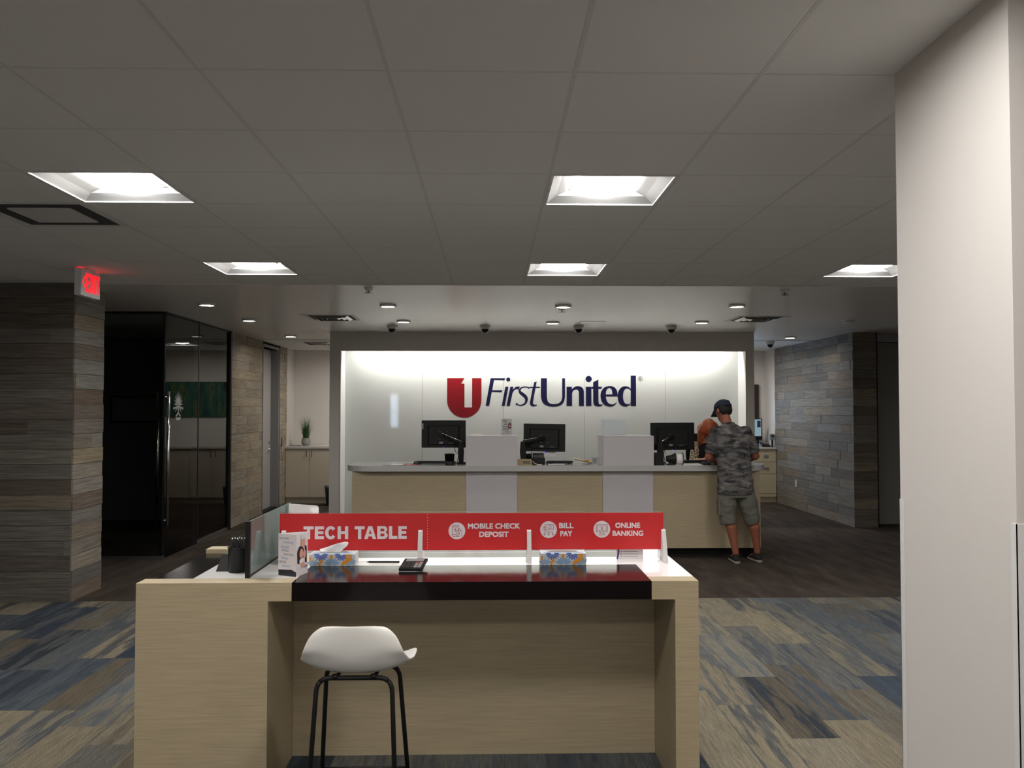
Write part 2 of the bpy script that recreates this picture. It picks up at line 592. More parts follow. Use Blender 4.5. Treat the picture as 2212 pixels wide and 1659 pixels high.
def camo_mat():
    m, nt, p = nmat('grey camouflage cotton')
    L = nt.links.new
    geo = nt.nodes.new('ShaderNodeTexCoord')
    mp = nt.nodes.new('ShaderNodeMapping')
    mp.inputs['Scale'].default_value = (7, 7, 19)
    L(geo.outputs['Object'], mp.inputs[0])
    n = nt.nodes.new('ShaderNodeTexNoise')
    n.inputs['Scale'].default_value = 1.0
    n.inputs['Detail'].default_value = 3.0
    n.inputs['Roughness'].default_value = 0.55
    n.inputs['Distortion'].default_value = 0.6
    L(mp.outputs[0], n.inputs['Vector'])
    c = ramp(nt, n.outputs[0], [(0.0, lin(46, 47, 50)), (0.40, lin(46, 47, 50)), (0.43, lin(78, 77, 78)), (0.50, lin(78, 77, 78)), (0.53, lin(104, 101, 100)), (0.60, lin(104, 101, 100)), (0.63, lin(122, 118, 116))])
    L(c, p.inputs['Base Color'])
    p.inputs['Roughness'].default_value = 0.9
    p.inputs['Specular IOR Level'].default_value = 0.15
    return m


def leopard_mat():
    m, nt, p = nmat('leopard print cloth')
    L = nt.links.new
    tc = nt.nodes.new('ShaderNodeTexCoord')
    v = nt.nodes.new('ShaderNodeTexVoronoi')
    v.inputs['Scale'].default_value = 55
    L(tc.outputs['Object'], v.inputs['Vector'])
    c = ramp(nt, v.outputs['Distance'], [(0.0, lin(120, 84, 50)), (0.22, lin(120, 84, 50)), (0.25, (0.01, 0.008, 0.007, 1)), (0.42, (0.01, 0.008, 0.007, 1)), (0.46, lin(214, 196, 170))])
    L(c, p.inputs['Base Color'])
    p.inputs['Roughness'].default_value = 0.8
    return m


def dark_carpet_mat():
    m, nt, p = nmat('dark brown carpet')
    L = nt.links.new
    geo = nt.nodes.new('ShaderNodeNewGeometry')
    mp = nt.nodes.new('ShaderNodeMapping')
    mp.inputs['Scale'].default_value = (5, 1.1, 1)
    mp.inputs['Rotation'].default_value = (0, 0, 0.5)
    L(geo.outputs['Position'], mp.inputs[0])
    n = nt.nodes.new('ShaderNodeTexNoise')
    n.inputs['Scale'].default_value = 1.5
    n.inputs['Detail'].default_value = 5
    L(mp.outputs[0], n.inputs['Vector'])
    c = ramp(nt, n.outputs[0], [(0.3, lin(58, 51, 46)), (0.55, lin(72, 64, 58)), (0.8, lin(88, 79, 71))])
    f = nt.nodes.new('ShaderNodeTexNoise')
    f.inputs['Scale'].default_value = 220
    L(geo.outputs['Position'], f.inputs['Vector'])
    mr = nt.nodes.new('ShaderNodeMapRange')
    mr.inputs['To Min'].default_value = 0.6
    mr.inputs['To Max'].default_value = 1.4
    L(f.outputs[0], mr.inputs[0])
    sc = nt.nodes.new('ShaderNodeVectorMath')
    sc.operation = 'SCALE'
    L(c, sc.inputs[0])
    L(mr.outputs[0], sc.inputs['Scale'])
    L(sc.outputs[0], p.inputs['Base Color'])
    b = nt.nodes.new('ShaderNodeBump')
    b.inputs['Strength'].default_value = 0.5
    b.inputs['Distance'].default_value = 0.004
    L(f.outputs[0], b.inputs['Height'])
    L(b.outputs[0], p.inputs['Normal'])
    p.inputs['Roughness'].default_value = 0.95
    p.inputs['Specular IOR Level'].default_value = 0.1
    return m


def painting_mat():
    m, nt, p = nmat('abstract green painting')
    L = nt.links.new
    tc = nt.nodes.new('ShaderNodeTexCoord')
    mp = nt.nodes.new('ShaderNodeMapping')
    mp.inputs['Scale'].default_value = (6, 1, 2)
    L(tc.outputs['Object'], mp.inputs[0])
    n = nt.nodes.new('ShaderNodeTexNoise')
    n.inputs['Scale'].default_value = 1.4
    n.inputs['Detail'].default_value = 4
    L(mp.outputs[0], n.inputs['Vector'])
    c = ramp(nt, n.outputs[0], [(0.3, lin(40, 30, 26)), (0.42, lin(36, 84, 72)), (0.55, lin(60, 104, 92)), (0.66, lin(118, 112, 52)), (0.72, lin(30, 66, 58))])
    L(c, p.inputs['Base Color'])
    p.inputs['Roughness'].default_value = 0.6
    return m


M['camo'] = camo_mat()
M['leopard'] = leopard_mat()
M['dark_carpet'] = dark_carpet_mat()
M['painting'] = painting_mat()
# ------------------------------------------------------------------ setting
CEIL = 2.743
SEAM = 7.58


def struct(o, label, cat):
    return tag(o, label, cat, kind='structure')


def plank_run(parent, p0, ang, length, lo, hi, m, skip=(), z0=0.0, height=CEIL, rows=21):
    """boards in rows; local x runs along the wall, local -y faces the room"""
    h = height / rows
    cache = plank_run.cache
    for r in range(rows):
        x = -random.uniform(0, hi * 0.8)
        while x < length:
            L = random.choice([lo, (lo * 2 + hi) / 3, (lo + hi * 2) / 3, hi])
            a, b = max(x, 0), min(x + L, length)
            x += L
            if b - a < 0.02:
                continue
            segs = [(a, b)]
            for s0, s1 in skip:
                segs = [q for (c, d) in segs for q in ((c, min(d, s0)), (max(c, s1), d)) if q[1] - q[0] > 0.02]
            for c, d in segs:
                t = random.choice((0.014, 0.017, 0.020))
                key = (round(d - c, 2), t, m)
                if key not in cache:
                    me = bpy.data.meshes.new('plank')
                    g = G().box(0.0012, d - c - 0.0012, -t, 0, 0.0015, h - 0.0015)
                    me.from_pydata([tuple(v) for v in g.v], [], g.f)
                    me.materials.append(M[m])
                    cache[key] = me
                o = bpy.data.objects.new('plank', cache[key])
                COL.objects.link(o)
                o.parent = parent
                o.location = (p0[0] + math.cos(ang) * c, p0[1] + math.sin(ang) * c, z0 + r * h)
                o.rotation_euler = (0, 0, ang)


plank_run.cache = {}

# floor: one slab, the patterned planks in front, dark carpet behind
floor = G().box(-7.2, 7.2, -4.2, 16.3, -0.10, -0.006).build('floor', M['dark_carpet'])
struct(floor, 'carpeted floor of the bank lobby', 'floor')
box('dark_carpet', -7.2, 7.2, SEAM, 16.3, -0.006, 0.0, M['dark_carpet'], floor)
cp = {}
for i in range(-22, 17):
    x0 = 0.13 + i * 0.25
    y = 1.6 - random.choice((0, 0.25, 0.5, 0.75))
    while y < SEAM:
        a, b = max(y, 1.6), min(y + 1.0, SEAM)
        y += 1.0
        if b - a < 0.03 or (b < 3.7 and abs(x0) > 2.5):
            continue
        key = round(b - a, 2)
        if key not in cp:
            me = bpy.data.meshes.new('carpet_plank')
            g = G().box(0, key, -0.1246, 0.1246, -0.006, 0.0)
            me.from_pydata([tuple(v) for v in g.v], [], g.f)
            me.materials.append(M['carpet_plank'])
            cp[key] = me
        o = bpy.data.objects.new('carpet_plank', cp[key])
        COL.objects.link(o)
        o.parent = floor
        o.location = (x0, a, 0)
        o.rotation_euler = (0, 0, math.pi / 2)

# ceiling: slab above, lay-in tiles in a white grid in front, drywall behind
GX, GY, GS = 0.272, 2.785, 0.6096
ceiling = G().box(-7.2, 7.2, -4.2, 16.3, 2.86, 2.96).build('ceiling', M['paint_white'])
struct(ceiling, 'white suspended tile ceiling with a drywall band behind', 'ceiling')
LIGHT_CELLS = [(k, j) for j in (-6, -2, 2, 6) for k in (-4, 0, 4)]
VENT_CELL = (-5, 3)
K0, K1, J0, J1 = -10, 6, -3, 7
tm = {}


def ceiling_tile(x0, x1, y0, y1):
    key = (round(x1 - x0, 3), round(y1 - y0, 3))
    if key not in tm:
        me = bpy.data.meshes.new('ceiling_tile')
        g = G().box(0, key[0], 0, key[1], 0.0012, 0.019)
        me.from_pydata([tuple(v) for v in g.v], [], g.f)
        me.materials.append(M['tile'])
        tm[key] = me
    o = bpy.data.objects.new('ceiling_tile', tm[key])
    COL.objects.link(o)
    o.parent = ceiling
    o.location = (x0, y0, CEIL)


for k in range(K0, K1 + 1):
    for j in range(J0, J1 + 1):
        if (k, j) in LIGHT_CELLS or (k, j) == VENT_CELL:
            continue
        y0, y1 = GY + j * GS, min(GY + (j + 1) * GS, SEAM)
        ceiling_tile(GX + k * GS + 0.002, GX + (k + 1) * GS - 0.002, y0 + 0.002, y1 - 0.002)
xa, xb, ya = GX + K0 * GS, GX + (K1 + 1) * GS, GY + J0 * GS
for k in range(K0, K1 + 2):
    x = GX + k * GS
    box('grid_runner', x - 0.0075, x + 0.0075, ya, SEAM, CEIL, CEIL + 0.02, M['tbar'], ceiling)
for j in range(J0, J1 + 1):
    y = GY + j * GS
    box('grid_crossbar', xa, xb, y - 0.006, y + 0.006, CEIL + 0.0004, CEIL + 0.0204, M['tbar'], ceiling)
box('ceiling_panel', -7.2, xa, -4.2, SEAM, CEIL + 0.004, CEIL + 0.02, M['tile'], ceiling)
box('ceiling_panel', xb, 7.2, -4.2, SEAM, CEIL + 0.004, CEIL + 0.02, M['tile'], ceiling)
gcp = G()   # unseen part above and behind the camera, open where its lights sit
cells = [(GX + k * GS, GX + (k + 1) * GS) for k, j in LIGHT_CELLS if j == -6]
ly0, ly1 = GY - 6 * GS, GY - 5 * GS
gcp.box(xa, xb, -4.2, ly0, CEIL + 0.004, CEIL + 0.02).box(xa, xb, ly1, ya, CEIL + 0.004, CEIL + 0.02)
edge = xa
for c0, c1 in sorted(cells):
    gcp.box(edge, c0, ly0, ly1, CEIL + 0.004, CEIL + 0.02)
    edge = c1
gcp.box(edge, xb, ly0, ly1, CEIL + 0.004, CEIL + 0.02)
gcp.build('ceiling_panel', M['tile'], ceiling)
box('ceiling_drywall', -7.2, 7.2, SEAM, 13.45, CEIL - 0.004, CEIL + 0.10, M['drywall'], ceiling)
box('edge_trim', -7.2, 7.2, SEAM - 0.012, SEAM, CEIL - 0.006, CEIL + 0.02, M['grid'], ceiling)
gal = G()
gal.box(-7.2, -2.30, 13.45, 16.3, CEIL, CEIL + 0.05).box(-2.30, -1.10, 13.45, 14.30, CEIL, CEIL + 0.05).box(-2.30, -1.10, 14.91, 16.3, CEIL, CEIL + 0.05)
gal.box(-1.69, -1.10, 14.30, 14.91, CEIL, CEIL + 0.05)
gal.box(-1.10, 3.30, 13.45, 16.3, CEIL, CEIL + 0.05).box(3.91, 7.2, 13.45, 16.3, CEIL, CEIL + 0.05).box(3.30, 3.91, 13.45, 14.30, CEIL, CEIL + 0.05).box(3.30, 3.91, 14.91, 16.3, CEIL, CEIL + 0.05)
gal.build('ceiling_panel', M['tile'], ceiling)
box('edge_trim', -3.63, 5.08, 13.44, 13.46, CEIL - 0.008, CEIL, M['frame_grey'], ceiling)

# outer shell, never in view
struct(box('wall_outer_left', -7.4, -7.2, -4.2, 16.3, -0.1, 2.96, M['paint_white']), 'plain lobby wall beyond the plank clad block', 'wall')
struct(box('wall_outer_right', 7.2, 7.4, -4.2, 16.3, -0.1, 2.96, M['paint_white']), 'plain lobby wall beyond the white pillar', 'wall')
wf = G().box(-7.2, -3.16, -2.0, -1.8, 0, 2.86).box(-2.88, 7.2, -2.0, -1.8, 0, 2.86).box(-3.16, -2.88, -2.0, -1.8, 0, 1.10).box(-3.16, -2.88, -2.0, -1.8, 2.15, 2.86).build('wall_front', M['paint_white'])
struct(wf, 'white street wall behind the viewer, with a window', 'wall')
w1 = thing('window_1', 'narrow street window behind the viewer', 'window', (-3.02, -1.9, 1.1), kind='structure')
gw = G()
for a, b in ((-3.16, -3.14), (-2.90, -2.88)):
    gw.box(a, b, -1.85, -1.78, 1.10, 2.15)
gw.box(-3.14, -2.90, -1.85, -1.78, 1.10, 1.12).box(-3.14, -2.90, -1.85, -1.78, 1.58, 1.60).box(-3.14, -2.90, -1.85, -1.78, 2.13, 2.15)
gw.build('window_frame', M['black_metal'], w1)
box('pane', -3.14, -2.90, -1.82, -1.81, 1.12, 1.58, M['daylight_pane'], w1)
box('pane', -3.14, -2.90, -1.82, -1.81, 1.60, 2.13, M['daylight_pane'], w1)

# plank clad block on the left
wl = box('wall_left', -7.2, -3.618, 7.565, 8.13, 0, CEIL + 0.0, M['shadow_black'])
struct(wl, 'end of a wall clad in dark reclaimed planks below the exit sign', 'wall')
plank_run(wl, (-5.9, 7.565, 0), 0, 5.9 - 3.612, 1.1, 2.2, 'wood_dark')
plank_run(wl, (-3.618, 7.552, 0), math.pi / 2, 0.57, 1.2, 2.4, 'wood')

# glazed office
go = thing('glass_office', None, None, (-3.63, 9.7, 0), kind='structure')
go.name = 'wall_glass'
ORIGIN['wall_glass'] = Vector((-3.63, 9.7, 0))
struct(go, 'dark frameless glass office front with tall door handles', 'wall')
box('glass_pane', -5.4, -3.635, 9.695, 9.707, 0.03, CEIL - 0.02, M['glass'], go)
box('glass_pane', -7.1, -5.41, 9.695, 9.707, 0.03, CEIL - 0.02, M['glass'], go)
box('glass_pane', -3.641, -3.629, 10.82, 12.03, 0.03, CEIL - 0.02, M['glass'], go)
box('top_channel', -7.1, -3.62, 9.685, 9.717, CEIL - 0.025, CEIL - 0.004, M['black_metal'], go)
box('top_channel', -3.651, -3.619, 9.717, 12.03, CEIL - 0.025, CEIL - 0.004, M['black_metal'], go)
box('floor_channel', -7.1, -3.62, 9.68, 9.72, 0.0, 0.035, M['alu'], go)
box('floor_channel', -3.655, -3.615, 10.80, 12.03, 0.0, 0.035, M['alu'], go)
box('corner_joint', -3.642, -3.628, 9.694, 9.708, 0.03, CEIL - 0.02, M['black_metal'], go)
box('pane_joint', -3.645, -3.625, 10.795, 10.82, 0.0, CEIL - 0.02, M['black_metal'], go)
box('end_post', -3.66, -3.60, 12.03, 12.09, 0, CEIL - 0.004, M['black_metal'], go)
d3 = thing('door_3', 'glass office door with a tall steel pull handle and white emblem', 'door', (-3.635, 9.74, 0), kind='structure')
box('door_glass', -3.641, -3.629, 9.72, 10.79, 0.012, CEIL - 0.03, M['glass'], d3)
for sx in (-1, 1):
    gh = G().tube([(-3.657 + sx * 0.058, 9.735, 0.36), (-3.657 + sx * 0.058, 9.735, 1.85)], 0.0165, 14)
    gh.build('pull_handle', M['chrome'], d3)
for z in (0.42, 1.79):
    G().tube([(-3.715, 9.735, z), (-3.60, 9.735, z)], 0.011, 10).build('handle_standoff', M['chrome'], d3)
# etched fruit emblem on the door glass: leaf crown, body, side leaves
eb = Board((-3.6285, 9.93, 1.53), (0, 1, 0), (0, 0, 1))
ge = G()
spike = lambda x, y, a, L, w_: eb.shape([[(x, y), (x + 0.5 * L * math.cos(a) * 1.15 - w_ * math.sin(a), y + 0.45 * L * math.sin(a) + w_ * math.cos(a)), (x + 1.15 * L * math.cos(a), y + L * math.sin(a)), (x + 0.5 * L * math.cos(a) * 1.15 + w_ * math.sin(a), y + 0.45 * L * math.sin(a) - w_ * math.cos(a))]], g=ge)
for dg, L in ((90, 0.16), (76, 0.145), (104, 0.145), (62, 0.14), (118, 0.14), (46, 0.14), (134, 0.14), (26, 0.14), (154, 0.14), (4, 0.13), (176, 0.13)):
    spike(0.19, 0.175, math.radians(dg), L, 0.010)
for dg, L in ((-18, 0.14), (198, 0.14), (-40, 0.12), (220, 0.12)):
    spike(0.19, 0.165, math.radians(dg), L, 0.012)
for c in ((0.055, 0.135), (0.325, 0.135)):
    eb.shape([arc(c[0], c[1], 0.024, 0.018, 0, 350, 14)], g=ge)
eb.shape([[(0.172, 0.19), (0.208, 0.19), (0.205, 0.06), (0.175, 0.06)]], g=ge)
eb.shape([arc(0.19, 0.030, 0.085, 0.036, 180, 360, 14)], g=ge)
eb.shape([[(0.10, 0.040), (0.168, 0.088), (0.160, 0.042)]], g=ge)
eb.shape([[(0.28, 0.040), (0.212, 0.088), (0.220, 0.042)]], g=ge)
ge.build('etched_emblem', M['etch'], d3)
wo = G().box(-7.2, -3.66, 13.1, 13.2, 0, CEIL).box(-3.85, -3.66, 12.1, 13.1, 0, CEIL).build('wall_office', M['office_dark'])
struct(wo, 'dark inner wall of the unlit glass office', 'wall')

# plank wall behind the office, with the pale door
wr = G().box(-3.85, -3.648, 12.09, 13.80, 0, CEIL).box(-3.85, -3.648, 14.85, 15.45, 0, CEIL).box(-3.85, -3.648, 13.80, 14.85, 2.66, CEIL).build('wall_left_rear', M['shadow_black'])
struct(wr, 'plank clad wall beyond the glass office, around the pale door', 'wall')
plank_run(wr, (-3.648, 12.095, 0), math.pi / 2, 15.45 - 12.095, 0.35, 1.15, 'wood_warm', skip=((1.70, 2.76),))
d1 = thing('door_1', 'pale flush door in the plank wall left of the cabinets', 'door', (-3.7, 14.3, 0), kind='structure')
gf = G().box(-3.84, -3.62, 14.81, 14.85, 0, 2.70).box(-3.84, -3.62, 13.80, 13.83, 0, 2.70).box(-3.84, -3.62, 13.83, 14.81, 2.66, 2.70)
gf.build('door_frame', M['frame_grey'], d1)
box('door_leaf', -3.80, -3.755, 13.832, 14.808, 0.01, 2.658, M['door_white'], d1, 0.002)
hg = G().lathe([(0.026, 0), (0.026, 0.008), (0.012, 0.012), (0.010, 0.045)], (-3.755, 14.72, 0.98), 16, Matrix.Rotation(math.pi / 2, 3, 'Y'))
hg.tube([(-3.712, 14.72, 0.98), (-3.708, 14.68, 0.98), (-3.708, 14.60, 0.978)], 0.009, 10)
hg.build('lever_handle', M['chrome'], d1)
G().lathe([(0.022, 0), (0.022, 0.01), (0.014, 0.014)], (-3.755, 14.72, 1.10), 16, Matrix.Rotation(math.pi / 2, 3, 'Y')).build('lock_cylinder', M['chrome'], d1)
box('threshold', -3.84, -3.63, 13.83, 14.81, 0, 0.012, M['black_metal'], d1)
box('edge_strip', -3.633, -3.615, 14.85, 14.87, 0, CEIL - 0.01, M['black_metal'], d1)

# back room walls
wb = G().box(-3.85, 2.9, 16.0, 16.2, 0, CEIL).box(4.93, 7.2, 16.0, 16.2, 0, CEIL).box(2.9, 4.93, 16.0, 16.2, 0, 0.93).box(2.9, 4.93, 16.0, 16.2, 2.12, CEIL)
wb.box(-3.85, -3.632, 15.45, 16.0, 0, CEIL).box(5.082, 5.3, 15.42, 16.0, 0, CEIL)
wb = wb.build('wall_back', M['paint_white'])
struct(wb, 'warm white wall of the back room above the cabinets', 'wall')
w2 = thing('window_2', 'drive-up window with dark brown frame behind the man', 'window', (3.9, 16.0, 0.93), kind='structure')
gw = G()
for a, b in ((2.86, 2.96), (3.85, 3.93), (4.86, 4.955)):
    gw.box(a, b, 15.95, 16.06, 0.93, 2.12)
gw.box(2.96, 4.86, 15.95, 16.06, 0.93, 1.0).box(2.96, 4.86, 15.95, 16.06, 2.05, 2.12)
gw.build('window_frame', M['brown_frame'], w2)
box('pane', 2.96, 3.85, 16.02, 16.03, 1.0, 2.05, M['daylight_pane'], w2)
box('pane', 3.93, 4.86, 16.02, 16.03, 1.0, 2.05, M['daylight_pane'], w2)

# teller wall: grey surround, lit white recess faced with back painted glass
TX0, TX1 = -2.268, 3.72
wt = G().box(TX0, -2.118, 12.17, 12.66, 0, CEIL).box(3.60, TX1, 12.17, 12.66, 0, CEIL).box(-2.118, 3.60, 12.17, 12.30, 2.48, CEIL).box(-2.118, 3.60, 12.30, 12.66, 2.63, CEIL).build('wall_teller', M['paint_grey'])
struct(wt, 'grey surround wall framing the lit logo recess', 'wall')
box('back_board', -2.118, 3.60, 12.575, 12.66, 0, 2.63, M['paint_white'], wt)
seams = [-2.112, -1.004, 0.170, 1.345, 2.525, 3.594]
for a, b in zip(seams, seams[1:]):
    box('glass_panel', a + 0.0015, b - 0.0015, 12.55, 12.575, 0.0, 2.60, M['back_glass'], wt)
box('recess_return', -2.118, -2.112, 12.175, 12.55, 0, 2.62, M['white_metal'], wt)
box('recess_return', 3.594, 3.60, 12.175, 12.55, 0, 2.62, M['white_metal'], wt)
gl = G().box(-2.123, -2.115, 12.165, 12.172, 0, 2.485).box(3.597, 3.605, 12.165, 12.172, 0, 2.485).box(-2.115, 3.597, 12.165, 12.172, 2.477, 2.485)
gl.build('edge_trim', M['maple'], wt)
box('recess_ceiling', -2.112, 3.594, 12.30, 12.55, 2.62, 2.63, M['white_metal'], wt)
cove = thing('cove_light', 'hidden light strip washing the top of the white logo wall', 'light', (0.75, 12.44, 2.60))
box('housing', -1.88, 3.36, 12.315, 12.375, 2.600, 2.62, M['white_metal'], cove)
box('lens', -1.86, 3.34, 12.32, 12.37, 2.592, 2.600, M['cove'], cove)

# right hand plank wall and dark recess
wg = box('wall_right', 5.098, 5.42, 12.068, 15.42, 0, CEIL, M['shadow_black'])
struct(wg, 'wall clad in pale grey reclaimed planks right of the teller counter', 'wall')
plank_run(wg, (5.098, 15.42, 0), -math.pi / 2, 15.42 - 12.055, 0.35, 1.2, 'wood_grey')
plank_run(wg, (5.082, 12.068, 0), 0, 0.345, 1.2, 2.0, 'wood_dark')
box('corner_bead', 5.414, 5.428, 12.045, 12.068, 0, CEIL - 0.005, M['black_metal'], wg)
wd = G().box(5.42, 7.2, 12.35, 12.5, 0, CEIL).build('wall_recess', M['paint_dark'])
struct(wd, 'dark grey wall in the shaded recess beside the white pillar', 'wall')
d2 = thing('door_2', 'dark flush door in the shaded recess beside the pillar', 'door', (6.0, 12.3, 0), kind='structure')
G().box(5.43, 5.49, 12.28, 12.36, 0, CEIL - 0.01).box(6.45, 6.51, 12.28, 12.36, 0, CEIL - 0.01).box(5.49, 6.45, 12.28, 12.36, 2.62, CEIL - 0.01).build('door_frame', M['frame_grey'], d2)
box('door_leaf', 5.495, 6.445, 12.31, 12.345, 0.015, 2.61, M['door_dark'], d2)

# white pillar at the right of the view
pil = G().box(1.32, 1.95, 2.155, 2.775, 0, CEIL + 0.003).build('pillar', M['pillar_paint'])
struct(pil, 'square white pillar with thin corner guards, close on the right', 'pillar')
for y0, y1, ys in ((2.153, 2.177, 2.153), (2.753, 2.777, 2.775)):
    G().box(1.3175, 1.32, y0, y1, 0.09, 1.357).box(1.3175, 1.344, ys, ys + 0.0022, 0.09, 1.357).build('corner_guard', M['white_metal'], pil)
G().box(1.308, 1.32, 2.143, 2.787, 0, 0.09).box(1.32, 1.95, 2.143, 2.155, 0, 0.09).box(1.32, 1.95, 2.775, 2.787, 0, 0.09).build('baseboard', M['dark_plastic'], pil)

# ------------------------------------------------------------------ ceiling fittings


def troffer(label, x0, y0, lens, z=CEIL, size=GS):
    c = size / 2
    t = thing('ceiling_light', label, 'ceiling light', (x0 + c, y0 + c, z), 'recessed square ceiling lights')
    o = Vector((x0 + c, y0 + c, z))
    h = c - 0.008
    g = G()
    fw = 0.012
    for a in ((-h, h, -h, -h + fw), (-h, h, h - fw, h), (-h, -h + fw, -h + fw, h - fw), (h - fw, h, -h + fw, h - fw)):
        g.box(o.x + a[0], o.x + a[1], o.y + a[2], o.y + a[3], z - 0.002, z + 0.012)
    g.build('frame', M['white_metal'], t)
    i, k = h - fw, 0.155
    g = G()
    prof = [(i, 0.004), (i - 0.05, 0.035), (i - 0.10, 0.058), (k + 0.01, 0.070)]
    rs = []
    for q, zz in prof:
        rs.append([o + Vector((sx * q, sy * (q if q > 0.2 else 0.23), zz)) for sx, sy in ((-1, -1), (1, -1), (1, 1), (-1, 1))])
    g.rings(rs, False, False)
    rs2 = [[p + Vector((0, 0, 0.006)) for p in r] for r in rs]
    g.rings(rs2[::-1], False, False)
    g.build('reflector', M['reflector'], t)
    g = G()
    pts = []
    for a in range(7):
        u = -1 + 2 * a / 6
        pts.append((u * 0.165, 0.050 - 0.028 * (1 - u * u)))
    rs = [[o + Vector((u, y, zz)) for u, zz in pts] for y in (-0.222, 0.222)]
    vs = rs[0] + rs[1]
    fs = [(q, q + 1, 8 + q, 7 + q)[::-1] for q in range(6)]
    fs += [tuple(range(7)), tuple(range(7, 14))[::-1], (0, 7, 13, 6)]
    g.add(vs, fs)
    g.build('lens', lens, t)
    return t


NEAR = {(-4, 2): 'square ceiling light nearest the left edge, above the exit sign side', (0, 2): 'square ceiling light above the right half of the tech table',
        (-4, 6): 'small looking square ceiling light in the far row, left one', (0, 6): 'square ceiling light in the far row, above the lettered logo wall',
        (4, 6): 'square ceiling light partly cut off by the white pillar', (4, 2): 'square ceiling light hidden behind the white pillar',
        (-4, -2): 'square ceiling light above the viewer, left of two', (0, -2): 'square ceiling light above the viewer, beside the white pillar',
        (4, -2): 'square ceiling light on the far side of the white pillar', (-4, -6): 'square ceiling light behind the viewer, by the street window',
        (0, -6): 'square ceiling light behind the viewer, middle of the row', (4, -6): 'square ceiling light behind the viewer, far from the street window'}
for k, j in LIGHT_CELLS:
    troffer(NEAR[(k, j)], GX + k * GS, GY + j * GS, M['lamp'])
troffer('ceiling light of the left back room, hidden behind the teller wall', -2.30, 14.30, M['alcove_lamp'], CEIL + 0.004)
troffer('ceiling light of the right back room, hidden behind the teller wall', 3.30, 14.30, M['alcove_lamp'], CEIL + 0.004)

# plaque diffuser in the tile ceiling
x0, y0 = GX - 5 * GS + 0.008, GY + 3 * GS + 0.008
s = GS - 0.016
v = thing('air_diffuser', 'square plaque air diffuser in the tiles at the left edge', 'air vent', (x0 + s / 2, y0 + s / 2, CEIL), 'ceiling air diffusers')
g = G()
for a in ((0, s, 0, 0.03), (0, s, s - 0.03, s), (0, 0.03, 0.03, s - 0.03), (s - 0.03, s, 0.03, s - 0.03)):
    g.box(x0 + a[0], x0 + a[1], y0 + a[2], y0 + a[3], CEIL - 0.001, CEIL + 0.012)
g.build('frame', M['white_metal'], v)
cx, cy = x0 + s / 2, y0 + s / 2


def sq(q, z):
    return [Vector((cx + sx * q, cy + sy * q, z)) for sx, sy in ((-1, -1), (1, -1), (1, 1), (-1, 1))]


G().rings([sq(s / 2 - 0.03, CEIL + 0.003), sq(s / 2 - 0.07, CEIL + 0.05), sq(s / 2 - 0.09, CEIL + 0.075)], False).build('throat', M['duct'], v)
G().rings([sq(0.17, CEIL - 0.004), sq(0.17, CEIL + 0.004), sq(0.14, CEIL + 0.014)], False).build('plaque', M['grid'], v)


def diffuser(label, x0, y0, s, z):
    """louvred square diffuser: nested cones in a frame"""
    cx, cy = x0 + s / 2, y0 + s / 2
    v = thing('air_diffuser', label, 'air vent', (cx, cy, z), 'ceiling air diffusers')
    sq = lambda q, zz: [Vector((cx + sx * q, cy + sy * q, z + zz)) for sx, sy in ((-1, -1), (1, -1), (1, 1), (-1, 1))]
    G().rings([sq(s / 2, -0.004), sq(s / 2 - 0.03, -0.006), sq(s / 2 - 0.06, 0.0)], False, False).rings([sq(s / 2, 0.004), sq(s / 2, -0.004)], False, False).build('frame', M['white_metal'], v)
    G().rings([sq(s / 2 - 0.02, 0.0), sq(s / 2 - 0.02, -0.0012)], False).build('backing', M['duct'], v)
    for q in (0.21, 0.155, 0.10):
        G().rings([sq(q, -0.002), sq(q - 0.035, -0.022), sq(q - 0.04, -0.020), sq(q - 0.006, -0.0015)], False, False).build('louver', M['alu'], v)
    G().rings([sq(0.045, -0.003), sq(0.045, -0.018)], False).build('core', M['dark_plastic'], v)
    return v


diffuser('louvred air diffuser above the left end of the logo wall', -2.19, 9.96, 0.61, CEIL - 0.004)
diffuser('louvred air diffuser above the right end of the logo wall', 2.87, 9.98, 0.61, CEIL - 0.004)
diffuser('louvred air diffuser over the potted grass', -3.10, 13.95, 0.52, CEIL)


def downlight(label, x, y, z=CEIL - 0.004):
    t = thing('downlight', label, 'ceiling light', (x, y, z), 'round recessed downlights')
    G().lathe([(0.085, 0.0), (0.088, -0.004), (0.084, -0.020), (0.070, -0.022), (0.066, -0.004), (0.066, -0.002)], (x, y, z), 28).build('trim_ring', M['white_metal'], t)
    G().lathe([(0.065, -0.0015), (0.05, -0.002), (0.02, -0.0025)], (x, y, z), 24).build('lens', M['down_lamp'], t)


for label, x, y in (('downlight in the drywall ceiling before the glass office corner', -2.93, 8.95), ('downlight nearest the pendant sprinkler at the tile edge', -1.08, 9.02),
                    ('downlight above a sprinkler in the middle of the drywall ceiling', 0.75, 9.03), ('downlight left of the right hand diffuser, front row', 2.56, 8.95),
                    ('downlight left of the louvred diffuser, by the glass door', -2.93, 10.50), ('downlight just in front of the first dome camera', -1.08, 10.61),
                    ('downlight left of the ceiling access panel', 0.76, 10.73), ('downlight between fourth dome camera and right diffuser', 2.60, 10.63),
                    ('downlight above the passage to the potted grass', -2.95, 12.75), ('downlight above the passage behind the man', 4.46, 12.81)):
    downlight(label, x, y)


def sprinkler(label, x, y, r=0.03, z=CEIL - 0.004):
    t = thing('sprinkler', label, 'sprinkler', (x, y, z), 'ceiling sprinklers')
    G().lathe([(r * 1.3, 0), (r * 1.35, -0.006), (r, -0.020), (r, -0.03)], (x, y, z), 20).build('cup', M['white_metal'], t)
    G().lathe([(0.008, -0.03), (0.007, -0.045), (r * 1.2, -0.047), (r * 1.2, -0.050), (0.004, -0.052)], (x, y, z), 20).build('deflector', M['alu'], t)


